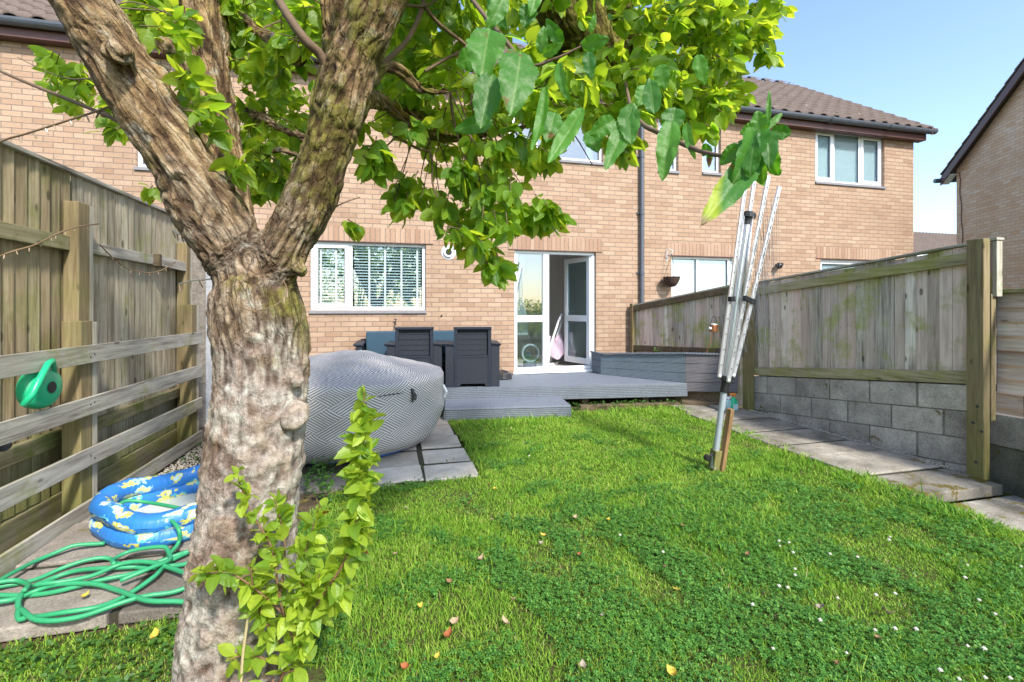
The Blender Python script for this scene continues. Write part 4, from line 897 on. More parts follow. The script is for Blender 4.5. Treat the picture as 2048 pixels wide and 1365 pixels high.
MB().tube([h0, (h0+h1)/2+Vector((.01, 0, 0)), h1, (h1+h2)/2, h2, h3, h4], [.016, .018, .018, .017, .017, .017, .017], 10).build('spout_handle', MT['green_pl'], wt, smooth=True)
bk = onX(8, 893, -1.96); o = MB().sphere(bk, .045, (.5, 1.0, .6), 14, 10).build('hose_nozzle', MT['black'], smooth=True); tag(o, 'black rounded hose fitting poking out under the second rail at the left edge', 'hose fitting')
# twiggy string lights and the bare branch
MT['cord'] = simple('brown_cord', (.20, .13, .07), .6, .3, 30); MT['bulb'] = simple('clear_bulb', (.34, .25, .17), .25, .3, 30); MT['cordp'] = simple('pale_cord', (.5, .44, .36), .6, .2, 30)
def lights(name, pts, label, bulbs, rad=.0035, blen=.024, mt='cord'):
    t_ = thing('string_light', label, 'string light', tuple(pts[0]), group='fairy light strings'); P_ = smooth_path(pts, 8)
    MB().tube(P_, rad, 6).build('wire', MT[mt], t_, smooth=True)
    for k in bulbs:
        p = P_[int(k*(len(P_)-1))]; d = Vector((random.uniform(-.2, .5), random.uniform(-.3, .3), -1)).normalized()
        b_ = MB(); b_.tube([p, p+d*blen*.6, p+d*blen], [.002, .0028, .0022], 6); b_.build('bulb', MT['bulb'], t_)
def smooth_path(pts, sub=6):
    pts = [Vector(p) for p in pts]; out = []
    P = [pts[0]*2-pts[1]]+pts+[pts[-1]*2-pts[-2]]
    for i in range(1, len(P)-2):
        for k in range(sub):
            t_ = k/sub; p0, p1, p2, p3 = P[i-1], P[i], P[i+1], P[i+2]
            out.append(.5*((2*p1)+(p2-p0)*t_+(2*p0-5*p1+4*p2-p3)*t_*t_+(3*p1-p0-3*p2+p3)*t_**3))
    out.append(pts[-1]); return out
lights('a', [at(-30, 300, 1.65), at(10, 280, 1.65), at(45, 270, 1.63), at(90, 256, 1.62), at(140, 240, 1.6), at(190, 224, 1.58), at(222, 212, 1.56)], 'brown twig like fairy light string against the brick wall at upper left', (.3, .42, .5, .58, .68, .78))
lights('b', [at(-20, 522, 2.3), at(20, 505, 2.3), at(70, 490, 2.4), at(110, 470, 2.6), at(150, 455, 2.75), at(198, 448, 2.9)], 'fairy light string looped across the top rail of the left fence', (.15, .25, .35, .45, .55, .62, .7, .8, .9), .004)
lights('c', [at(200, 490, 3.1), at(230, 520, 3.25), at(262, 540, 3.4), at(310, 545, 3.6), at(352, 525, 3.8)], 'fairy light string drooping between the two left fence posts', (.1, .2, .3, .4, .5, .6, .7, .8, .9), .004)
# ------------------------------------------------------------------ right side
def tz(Y): return 1.962-.082*(Y-2.8)
def bz(Y): return .800-.107*(Y-2.8)
rf_ = thing('closeboard_fence', 'mossy grey closeboard fence panel standing on the block wall at the right', 'fence', (4.77, 4.1, 0))
mb = MB(); y_s = 2.80; feather(mb, Vector((4.815, y_s, 0)), Yv, -Xv, lambda a: bz(y_s+a)-.02, lambda a: tz(y_s+a)-.012, 27, .1, .026, jit=.009, gap=.006); mb.build('board_panel', MT['fence_r'], rf_, fixn=True); MB().extr([(4.820, 2.80, bz(2.8)-.08), (4.820, 5.41, bz(5.41)-.08), (4.820, 5.41, tz(5.41)-.02), (4.820, 2.80, tz(2.8)-.02)], (.008, 0, 0)).build('shade_backing', MT['black'], rf_, fixn=True)  # black sheet added behind the boards: gap shade, no light leaking through
MB().bar((4.80, 2.76, tz(2.76)+.008), (4.80, 5.45, tz(5.45)+.008), .085, .022).build('capping', MT['fence_rail'], rf_, bevel=.003)
MB().bar((4.768, 2.9, tz(2.9)-.115), (4.768, 5.42, tz(5.42)-.115), .045, .10).build('rail', MT['rail_r'], rf_, bevel=.004); MB().bar((4.768, 2.9, bz(2.9)+.03), (4.768, 5.42, bz(5.42)+.03), .045, .11).build('rail', MT['rail_r'], rf_, bevel=.004)
MB().box(4.64, 4.715, 2.78, 2.90, .0, 1.975).build('post', MT['post_g'], rf_, bevel=.006); MB().box(4.64, 4.745, 5.41, 5.51, .03, 1.70).build('post', MT['post_g'], rf_, bevel=.006)
m = MB()
for z, y in ((.60, 2.82), (.46, 2.85), (.40, 2.79), (.14, 2.83)): m.sphere((4.637, y, z), .012, (.5, 1, 1), 8, 5)
m.build('bolt', MT['lead'], rf_)
MB().box(4.765, 4.83, 2.765, 2.795, 1.5, 1.955).build('end_batten', MT['post_pale'], rf_, bevel=.003)
f2 = thing('closeboard_fence', 'low grey closeboard fence panel between the house wall and the far post, behind the planter', 'fence', (4.35, 6.4, 0))
p0 = Vector((4.03, 7.38, 0)); p1 = Vector((4.70, 5.50, 0)); dd = (p1-p0).normalized(); oo = Vector((dd.y, -dd.x, 0)); LL = (p1-p0).length
if oo.x > 0: oo = -oo
mb = MB(); feather(mb, p0, dd, oo, lambda a: .05, lambda a: 1.44+.30*a/LL, 20, .1, .024); mb.build('board_panel', MT['fence_r'], f2, fixn=True)
MB().bar(p0+oo*.045+Vector((0, 0, 1.405)), p1+oo*.045+Vector((0, 0, 1.70)), .05, .09).build('rail', MT['wooddk'], f2, bevel=.004); MB().bar(p0+oo*.01+Vector((0, 0, 1.463)), p1+oo*.01+Vector((0, 0, 1.762)), .07, .02).build('capping', MT['fence_rail'], f2)
MB().bar(p0+oo*.045+Vector((0, 0, .73)), p1+oo*.045+Vector((0, 0, .80)), .045, .09).build('rail', MT['wooddk'], f2, bevel=.004)
MB().box(3.96, 4.06, 7.34, 7.44, .3, 1.49).build('post', MT['post_g'], f2, bevel=.005)
bw_ = thing('block_wall', 'low grey concrete block retaining wall under the right fence', 'wall', (4.8, 4.1, 0))
m = MB(); mo = MB(); MT['mortar'] = stone_mat('mortar', (.17, .155, .13), (.34, .32, .28), ns=5, moss=.15)
def ct(k, Y): return bz(Y)-.035-k*.232
for k in range(4):
    y = 2.905-(k % 2)*.22
    while y < 5.45:
        e = min(y+.452, 5.46); a = max(y, 2.905)
        gp = .005 if not (k < 3 and abs(y-(2.905-(k % 2)*.22+.452)) < .01) else .010
        if ct(k, (a+e)/2) > .0 and e-a > .05:
            zz_ = random.uniform(-.003, .002); m.extr([(4.757+zz_, a+gp, ct(k+1, a)+.010), (4.757, e-.004, ct(k+1, e)+.010), (4.757, e-.004, ct(k, e)-.002), (4.757, a+gp, ct(k, a)-.002)], (.1, 0, 0))
        y += .46
m.build('block', MT['block'], bw_, fixn=True, bevel=.004)
mo.extr([(4.7615, 2.905, -.06), (4.7615, 5.455, -.06), (4.7615, 5.455, ct(0, 5.455)-.01), (4.7615, 2.905, ct(0, 2.905)-.01)], (.09, 0, 0)); mo.build('mortar', MT['mortar'], bw_, fixn=True)
# lap panel fence at the right edge
lap = thing('lap_fence', 'brown horizontal lap fence panel beyond the thick post at the right edge', 'fence', (4.9, 1.9, 0))
m = MB()
for k in range(9):
    z = .585-.118+.0+k*.118; m.extr([(4.858, .5, z+.02), (4.858, 2.84, z), (4.890, 2.84, z+.128), (4.890, .5, z+.148)], (.012, 0, 0)); 
m.build('lap_board', MT['lap'], lap, fixn=True)
MB().bar((4.87, .5, 1.57), (4.87, 2.84, 1.545), .06, .03).build('capping', MT['fence_railb'], lap, bevel=.003); MB().bar((4.86, .5, .50), (4.86, 2.78, .49), .05, .05).build('bottom_rail', MT['lap'], lap, bevel=.003)
MB().box(4.745, 4.80, 2.79, 2.83, .48, 1.52).build('edge_post', MT['post_g'], lap, bevel=.004)
b2 = thing('block_wall', 'damp green stained block wall under the lap fence at the right edge', 'wall', (4.9, 2, 0))
m = MB()
for y, e in ((.5, 1.3), (1.31, 2.1), (2.11, 2.895)): m.box(4.83, 4.95, y, e, .27, .53)
m.build('block', MT['block'], b2, bevel=.008); MB().box(4.84, 4.94, .5, 2.89, -.1, .265).build('lower_block', MT['blockdk'], b2)
tp2 = onX(2046, 970, 4.62); ps = tag(MB().extr([(4.60, 2.38, -.08), (4.72, 2.38, -.08), (4.73, 2.50, -.08), (4.61, 2.50, -.08)], (.0, .02, .82)).build('post_stump', MT['stake'], bevel=.01, fixn=True), 'short brown weathered timber post at the right edge of the picture', 'post')
# ------------------------------------------------------------------ rotary dryer
rd = thing('rotary_dryer', 'folded aluminium rotary clothes dryer leaning on its pole in the lawn', 'clothes dryer', tuple(onZ(1428, 945)))
def alu(name, c, r_, me=.9):
    m, t, b = mat(name); n = noi(t, coord(t), 30, 3); setc(t, b, mix(t, n, [x*.9 for x in c], c), r_); b.inputs['Metallic'].default_value = me; return m
MT['alu'] = alu('aluminium', (.80, .80, .82), .32, .75); MT['galv'] = alu('grey_tube', (.42, .47, .52), .42, .4)
T = 4.05
def pp(v, du=0, dt=0): return at(1428+(930-v)*69/501+du, v, T+dt)
MB().tube([pp(936), pp(765)], .0265, 18).build('lower_pole', MT['galv'], rd, smooth=False); MB().tube([pp(768), pp(448)], .031, 18).build('upper_pole', MT['alu'], rd, smooth=False)
m = MB(); m.tube([pp(785), pp(752)], .036, 18); m.tube([pp(760), pp(752)], .06, 14); m.build('lower_hub', MT['black'], rd)
m = MB(); m.tube([pp(450), pp(424)], .036, 18); m.tube([pp(436), pp(428)], .062, 12); m.build('top_hub', MT['lead'], rd)
arms = [((1438, 753, -.03), (1490, 368, -.05)), ((1449, 762, .05), (1510, 345, .10)), ((1456, 762, -.06), (1536, 352, -.10)), ((1466, 752, .0), (1558, 374, .0))]
AP = []
for (ua, va, da), (ub, vb_, db) in arms:
    a, b_ = at(ua, va, T+da), at(ub, vb_, T+db); AP.append((a, b_)); m = MB()
    m.bar(a, b_, .028, .012, up=(0, -1, 0)); sdx = (b_-a).cross(Vector((0, -1, 0))).normalized()
    for s in (-1, 1): m.bar(a+sdx*s*.0135+Vector((0, -.008, 0)), b_+sdx*s*.0135+Vector((0, -.008, 0)), .004, .012, up=(0, -1, 0))
    o = m.build('arm', MT['alu'], rd, bevel=.001); h = MB()
    for k in range(12): p = a.lerp(b_, .06+k*.08); h.sphere(p+Vector((0, -.016, 0)), .0055, (1, .5, 1), 6, 4)
    h.build('line_eye', MT['black'], o); MB().sphere(a+Vector((0, -.005, 0)), .018, seg=10).build('end_cap', MT['alu'], o, smooth=True)
for (i, j) in ((0, 1), (2, 3)):
    f = (753-598)/(753-368); a = AP[i][0].lerp(AP[i][1], f); b_ = AP[j][0].lerp(AP[j][1], f-.01); MB().bar(a-(b_-a)*.2+Vector((0, -.02, 0)), b_+(b_-a)*.2+Vector((0, -.02, 0)), .03, .042).build('clip', MT['black'], rd, bevel=.002)
# inner struts
m = MB()
for du, dt in ((-8, -.03), (7, -.03), (9, .04)): m.tube([pp(432, du, dt), pp(600, du*1.3+2, dt)], .006, 6)
m.build('strut', MT['alu'], rd, smooth=True)
MT['line'] = simple('clothes_line', (.14, .15, .17), .5, .2, 10); m = MB(); random.seed(5)
def cat(p, q, drop, n=16, sway=0):
    out = []
    for k in range(n+1):
        t_ = k/n; s = 1-(2*t_-1)**4; out.append(p.lerp(q, t_)+Vector((sway*s, 0, -drop*s)))
    return out
for k in range(14):
    f = .45+.5*k/13; p = AP[3][0].lerp(AP[3][1], f)+Vector((.005, -.01, 0)); q = p+Vector((random.uniform(-.02, .02)-.03, random.uniform(.05, .12), -.1*random.random())); m.tube(cat(p, q, (p.z-random.uniform(.98, 1.28))*1.0, 18, .03+.015*random.random()), .0017, 4, False)
for k in range(9):
    f = .3+.6*k/8; p = AP[2][0].lerp(AP[2][1], f)+Vector((0, -.02, 0)); q = AP[3][0].lerp(AP[3][1], f-.15); m.tube(cat(p, q, .12+.35*random.random()*f, 14, .03*random.random()), .0017, 4, False)
for k in range(9):
    f = .25+.6*k/8; p = AP[0][0].lerp(AP[0][1], f)+Vector((0, -.03, 0)); q = AP[2][0].lerp(AP[2][1], f-.1)+Vector((0, -.02, 0)); m.tube(cat(p, q, .08+.3*random.random()*f, 14), .0017, 4, False)
for k in range(6):
    f = .3+.5*k/5; p = AP[0][0].lerp(AP[0][1], f)+Vector((-.015, 0, 0)); m.tube(cat(p, p+Vector((-.01, .05, -.1)), .25+.1*random.random(), 14, -.03), .0015, 4, False)
m.build('line', MT['line'], rd, smooth=True)
a = onZ(1427, 948, -.03); tag(MB().bar(a, at(1434, 900, T), .075, .075, up=(0, -1, 0)).build('ground_post', MT['post_g'], bevel=.004), 'short squared wooden ground post holding the dryer pole', 'post')
kn = at(1415, 916, T-.06); kt = thing('clamp_knob', 'black round clamp knob at the foot of the dryer pole', 'knob', tuple(kn)); MB().tube([kn+Vector((0, -.02, 0)), kn+Vector((0, .02, 0))], .028, 14).build('wheel', MT['black'], kt, bevel=.003); MB().tube([kn+Vector((0, .0, 0)), kn+Vector((.07, .03, .02))], .009, 8).build('bolt', MT['lead'], kt)
a = onZ(1441, 950, -.03); b_ = at(1461, 818, 4.0); tag(MB().bar(a, b_, .046, .046, up=(.3, -1, 0)).build('wooden_stake', MT['stake'], bevel=.003), 'brown square wooden stake driven in beside the dryer pole', 'stake')
# ------------------------------------------------------------------ paddling pool and hose
def pool_mat():
    m, t, b = mat('pool_vinyl'); uv = coord(t, 'UV'); mp = scl(t, uv, (6.5, 13.0, 1))
    wv = nd(t, 'VectorMath', {0: mp, 1: nd(t, 'TexNoise', {'Vector': uv, 'Scale': 26.0, 'Detail': 3.0}).outputs[1]}, operation='ADD').outputs[0]
    v = nd(t, 'TexVoronoi', {'Vector': wv, 'Scale': 1.0, 'Randomness': .75}); dis = v.outputs[0]; cc = nd(t, 'SeparateXYZ', {0: v.outputs[1]}).outputs
    k = nd(t, 'MapRange', {0: dis, 1: .36, 2: .40, 3: 1., 4: 0.}).outputs[0]; k2 = nd(t, 'MapRange', {0: dis, 1: .24, 2: .29, 3: 1., 4: 0.}).outputs[0]
    outer = ramp(t, cc[0], [(0, (.62, .60, .10)), (.42, (.70, .66, .16)), (.43, (.10, .45, .55)), (.7, (.35, .62, .72)), (1, (.70, .68, .30))], 'CONSTANT')
    inner = ramp(t, cc[1], [(0, (.72, .68, .30)), (.4, (.45, .65, .72)), (.7, (.68, .70, .55)), (1, (.62, .60, .1))], 'CONSTANT')
    c = mix(t, k, (.03, .19, .56), outer); c = mix(t, k2, c, inner); n = noi(t, coord(t), 60, 2); setc(t, b, c, .42, .35); bump(t, b, noi(t, scl(t, uv, (26, 5, 1)), 1.0, 3), .6, .015); return m
MT['pool'] = pool_mat(); PC = Vector((-1.33, 3.45, .064)); pr_ = .39
po = thing('paddling_pool', 'small blue inflatable paddling pool with yellow and turquoise patches, behind the tree trunk', 'paddling pool', tuple(PC))
for q, z in enumerate((.054, .148)):
    V = []; UVs = []; F = []; n1, n2 = 64, 16; rt = .058
    for i in range(n1+1):
        for j in range(n2+1):
            a = 2*math.pi*i/n1; b_ = 2*math.pi*j/n2; cr = 1+.03*math.sin(a*11+q)*math.cos(b_)
            r_ = pr_+rt*cr*math.cos(b_); sq = 1+.05*math.cos(4*a)
            V.append((PC.x+r_*math.cos(a)*sq, PC.y+r_*math.sin(a)*sq, PC.z+z+rt*math.sin(b_)+(.012*math.sin(2*a+1)+.010*math.sin(5*a)+.012*mnoise.noise(Vector((a*5, b_, 1))))*q+.006*mnoise.noise(Vector((a*9, b_*2, 4))))); UVs.append((a*pr_+q*3.3, rt*b_))
    for i in range(n1):
        for j in range(n2): F.append((i*(n2+1)+j, (i+1)*(n2+1)+j, (i+1)*(n2+1)+j+1, i*(n2+1)+j+1))
    bigmesh('air_ring', V, F, MT['pool'], po, uv=UVs)
MB().lathe([(0, .02), (pr_, .022)], PC, 48).build('pool_floor', simple('pale_vinyl', (.55, .58, .50), .4, .15, 9), po)
hs = thing('garden_hose', 'long green garden hose looped in coils over the grey slabs and the pool rim', 'hose', tuple(onZ(200, 1180, .07)))
def hose_mat():
    m, t, b = mat('green_hose'); n = noi(t, coord(t), 8, 3); setc(t, b, mix(t, n, (.02, .24, .10), (.05, .36, .17)), .4, .4); return m
MT['hose'] = hose_mat(); hp = [
 [(-40,1188),(0,1176),(60,1160),(124,1137),(190,1120),(222,1116),(238,1128),(262,1135),(300,1134),(332,1127),(380,1106),(410,1092)],
 [(-40,1196),(0,1191),(94,1184),(188,1167),(264,1148),(340,1118),(415,1088)],
 [(415,1118),(370,1126),(332,1133),(309,1156),(257,1186),(189,1216),(113,1231),(57,1231),(36,1212),(49,1186),(83,1163),(143,1144),(226,1139),(287,1129),(350,1112),(415,1096)],
 [(60,1232),(38,1235),(40,1222),(75,1241),(158,1231),(234,1212),(302,1191),(358,1178),(420,1158)],
 [(420,1200),(358,1203),(294,1205),(234,1178),(196,1169),(120,1172),(70,1180),(20,1200),(-40,1212)],
 [(210,1084),(160,1092),(124,1101),(75,1118),(23,1150),(-40,1190)],
 [(-40,1180),(0,1168),(38,1160),(57,1170),(48,1186)],
 [(415,1160),(380,1150),(340,1133),(300,1127),(240,1130),(180,1150),(110,1168),(70,1172)],
 [(228,1132),(226,1118),(257,1103),(321,1097),(336,1101),(338,1120),(300,1140),(240,1160)]]
m = MB()
for i, L_ in enumerate(hp):
    pts = [onZ(u, v, .078+.004*i) for u, v in L_]; P_ = smooth_path(pts, 6)
    P_ = [p+Vector((0, 0, .008*math.sin(k*.35+i))) for k, p in enumerate(P_)]; m.tube(P_, .0108, 8)
h1_ = smooth_path([onZ(336, 1112, .09), onY(357, 1086, 2.95), onY(358, 1061, 2.95), onY(342, 1041, 3.02), at(325, 1037, 2.72), at(345, 1040, 2.95), at(400, 1045, 2.95)], 6); m.tube(h1_, .0108, 8)
h2_ = smooth_path([at(400, 1030, 2.75), at(385, 1022, 2.8), at(350, 1015, 2.85), at(300, 1006, 2.9), at(257, 1002, 2.86), at(238, 1012, 2.8), at(243, 1033, 2.76)], 6); m.tube(h2_, .0108, 8)
m.build('hose_tube', MT['hose'], hs, smooth=True)
# ------------------------------------------------------------------ apple tree: trunk and limbs as one skin
tb = onZ(470, 1420, 0)
tree = thing('apple_tree', 'old gnarled apple tree with forked mossy trunk and sunlit leaves in the foreground', 'tree', (-.55, 1.62, 0))
def px_path(L): return [(at(u, v, t), wd/2*t/FPX) for u, v, wd, t in L]
trunk_l = px_path([(452, 1560, 243, 1.66), (458, 1420, 223, 1.66), (472, 1290, 206, 1.66), (483, 1180, 197, 1.66), (496, 1060, 191, 1.67), (507, 940, 182, 1.68), (517, 820, 176, 1.69), (523, 720, 176, 1.70), (520, 640, 182, 1.70), (514, 580, 176, 1.70), (506, 545, 139, 1.70)])
left_l = px_path([(500, 600, 103, 1.69), (462, 500, 130, 1.66), (412, 415, 129, 1.62), (352, 310, 122, 1.57), (290, 205, 120, 1.52), (222, 95, 122, 1.47), (150, -20, 120, 1.42), (70, -150, 111, 1.38), (0, -270, 103, 1.36)])
mid_l = px_path([(478, 520, 99, 1.78), (462, 430, 90, 1.83), (440, 320, 93, 1.9), (420, 210, 100, 1.95), (405, 90, 104, 2.0), (398, -30, 100, 2.05), (390, -180, 94, 2.1)])
right_l = px_path([(525, 590, 89, 1.69), (568, 500, 112, 1.67), (610, 415, 109, 1.64), (648, 320, 102, 1.61), (680, 220, 99, 1.59), (712, 120, 100, 1.56), (752, 20, 104, 1.53), (800, -90, 93, 1.5), (850, -220, 77, 1.5)])
stub = px_path([(640, 330, 76, 1.66), (662, 200, 71, 1.7), (672, 90, 68, 1.73), (668, 0, 62, 1.76), (650, -120, 59, 1.8)])
big_l = px_path([(800, -110, 110, 1.55), (900, -170, 120, 1.75), (1010, -150, 130, 2.0), (1090, -60, 135, 2.15), (1150, 40, 125, 2.25), (1195, 105, 100, 2.35), (1262, 100, 66, 2.45), (1330, 78, 46, 2.6), (1400, 40, 34, 2.8)])
big2 = px_path([(1150, 30, 90, 2.25), (1215, 20, 60, 2.3), (1265, -30, 54, 2.35), (1330, -100, 46, 2.4)])
big3 = px_path([(1175, 80, 80, 2.3), (1185, 135, 54, 2.35), (1240, 165, 34, 2.5), (1320, 180, 24, 2.7), (1400, 190, 16, 2.9)])
low1 = px_path([(735, 150, 56, 1.62), (765, 131, 35, 1.7), (800, 141, 30, 1.75), (828, 168, 28, 1.8), (845, 182, 20, 1.82), (900, 184, 12, 1.85), (946, 174, 9, 1.9)])
low2 = px_path([(720, 190, 51, 1.68), (775, 212, 37, 1.9), (825, 238, 44, 2.05), (880, 262, 47, 2.15), (940, 268, 34, 2.25), (1000, 262, 20, 2.3), (1060, 250, 11, 2.35)])
lft1 = px_path([(640, 290, 37, 1.75), (575, 262, 22, 1.95), (520, 235, 25, 2.1), (480, 215, 22, 2.2)])
lft2 = px_path([(625, 330, 30, 1.75), (560, 300, 16, 1.95), (520, 330, 15, 2.05), (490, 372, 9, 2.1)])
lft3 = px_path([(600, 120, 35, 1.85), (545, 80, 29, 2.0), (490, 40, 26, 2.1), (450, 0, 21, 2.2)])
limbs = [trunk_l, left_l, mid_l, right_l, stub, big_l, big2, big3, low1, low2, lft1, lft2, lft3]
mb = MB()
for L in limbs:
    pts = smooth_path([p for p, r_ in L], 6); n = len(pts); rr = np.interp(np.linspace(0, len(L)-1, n), range(len(L)), [r_ for p, r_ in L])
    mb.tube(pts, list(rr), 20)
knots = [(505, 690, 1.56, .035), (592, 832, 1.56, .045), (590, 760, 1.56, .03), (516, 915, 1.54, .045), (583, 640, 1.58, .03), (425, 1270, 1.52, .03), (235, 105, 1.32, .05), (320, 150, 1.46, .04), (380, 290, 1.55, .03), (345, 330, 1.48, .025), (675, 190, 1.50, .04), (405, 480, 1.60, .04), (600, 540, 1.58, .035), (330, 90, 1.42, .03), (500, 560, 1.57, .03)]
for u, v, t_, r_ in knots: mb.sphere(at(u, v, t_+.062), r_*.95, seg=14, rings=8)
tmp = mb.build('trunk_tmp', MT['ground']); md = tmp.modifiers.new('r', 'REMESH'); md.mode = 'VOXEL'; md.voxel_size = .0080; md.use_smooth_shade = True
dg = bpy.context.evaluated_depsgraph_get(); me = bpy.data.meshes.new_from_object(tmp.evaluated_get(dg)); bpy.data.objects.remove(tmp)
nv_ = len(me.vertices); co = np.zeros(nv_*3, 'f'); me.vertices.foreach_get('co', co); co = co.reshape(-1, 3)
# smooth out the voxel steps
ed = np.zeros(len(me.edges)*2, 'i'); me.edges.foreach_get('vertices', ed); ed = ed.reshape(-1, 2)
for it in range(4):
    acc = np.zeros_like(co); cnt = np.zeros(nv_); np.add.at(acc, ed[:, 0], co[ed[:, 1]]); np.add.at(acc, ed[:, 1], co[ed[:, 0]]); np.add.at(cnt, ed[:, 0], 1); np.add.at(cnt, ed[:, 1], 1)
    co = co*.4+acc/cnt[:, None]*.6
me.vertices.foreach_set('co', co.astype('f').ravel()); me.update()
no = np.zeros(nv_*3, 'f'); me.vertices.foreach_get('normal', no); no = no.reshape(-1, 3)
# local grain direction = direction of the nearest limb segment
SA = []; SB = []; SR = []; SC = []
for L in limbs:
    cum_ = 0
    for (p, r_), (q, r2) in zip(L[:-1], L[1:]): SA.append(p); SB.append(q); SR.append(r_); SC.append(cum_); cum_ += (q-p).length
SA = np.array(SA, 'f'); SB = np.array(SB, 'f'); SD = SB-SA; SL = np.linalg.norm(SD, axis=1); SDn = SD/SL[:, None]; SR = np.array(SR)
def nearest(P):
    best = np.full(len(P), 1e9); bi = np.zeros(len(P), int); bt = np.zeros(len(P))
    for i in range(len(SA)):
        t_ = np.clip(((P-SA[i])@SD[i])/(SL[i]**2), 0, 1); d = np.linalg.norm(P-SA[i]-t_[:, None]*SD[i], axis=1)-SR[i]*.8; k = d < best
        best[k] = d[k]; bi[k] = i; bt[k] = t_[k]
    return bi, bt
bi, bt = nearest(co); dirs = SDn[bi].copy(); SC = np.array(SC)
along = SC[bi]+bt*SL[bi]; axisp = SA[bi]+bt[:, None]*SD[bi]; offv = co-axisp; offv -= (offv*dirs).sum(1)[:, None]*dirs
def lap(X, it):
    for _ in range(it):
        acc = np.zeros_like(X); np.add.at(acc, ed[:, 0], X[ed[:, 1]]); np.add.at(acc, ed[:, 1], X[ed[:, 0]]); X = X*.3+acc/np.maximum(cnt, 1)[:, None]*.7
    return X
GG = lap(np.concatenate([offv*26, along[:, None]*5.5], 1).astype(float), 14)
GS = np.stack([GG[:, 0]+GG[:, 3]*.3, GG[:, 1]+GG[:, 3]*.25, GG[:, 2]+GG[:, 3]], 1)
hh = np.zeros(nv_); GV = np.zeros((nv_, 3))
fork = np.array(at(515, 560, 1.6))
KN = [(np.array(at(u, v, t_)), r_) for u, v, t_, r_ in knots]
for i in range(nv_):
    p = co[i]; d = dirs[i]; al = float(p@d); q = p-d*al        # stretched along the grain
    s = Vector(GS[i])
    wv = mnoise.noise(Vector(p*7))*1.3; GV[i] = s
    a = mnoise.noise(s+Vector((wv, wv, wv))); b_ = mnoise.noise(s*2.3+Vector((5, 1, 2))); big = mnoise.noise(Vector(p*4.0))
    iso = mnoise.noise(Vector(p*22)); f3 = mnoise.noise(Vector(p*48))
    low = min(1, max(0, (1.25-p[2])/.25))           # the lower trunk is smoother and lumpier
    rdg = 1-abs(a)*2.2
    h = (1-low)*(-.5*max(0, rdg-.35)*1.4+.25*b_+.25*iso)+low*(.55*iso+.28*b_-.18*max(0, rdg-.5)+.40*abs(mnoise.noise(Vector(p*13)))+.22*f3)
    kk = 0
    for kc, kr in KN:
        dist = np.linalg.norm(p-kc)/(kr*1.7)
        if dist < 1.6: kk += math.exp(-((dist-.62)/.28)**2)*.8-math.exp(-(dist/.30)**2)*.9+math.sin(dist*16)*.12*math.exp(-dist*dist)
    hh[i] = h+kk*.35+.10*f3
    co[i] += no[i]*(h*.018+big*.018+kk*.008+f3*.0032-.004)
me.vertices.foreach_set('co', co.astype('f').ravel())
at_ = me.attributes.new('h', 'FLOAT', 'POINT'); at_.data.foreach_set('value', hh.astype('f')); me.update()
ag = me.attributes.new('grain', 'FLOAT_VECTOR', 'POINT'); ag.data.foreach_set('vector', GV.astype('f').ravel())
me.polygons.foreach_set('use_smooth', [True]*len(me.polygons))
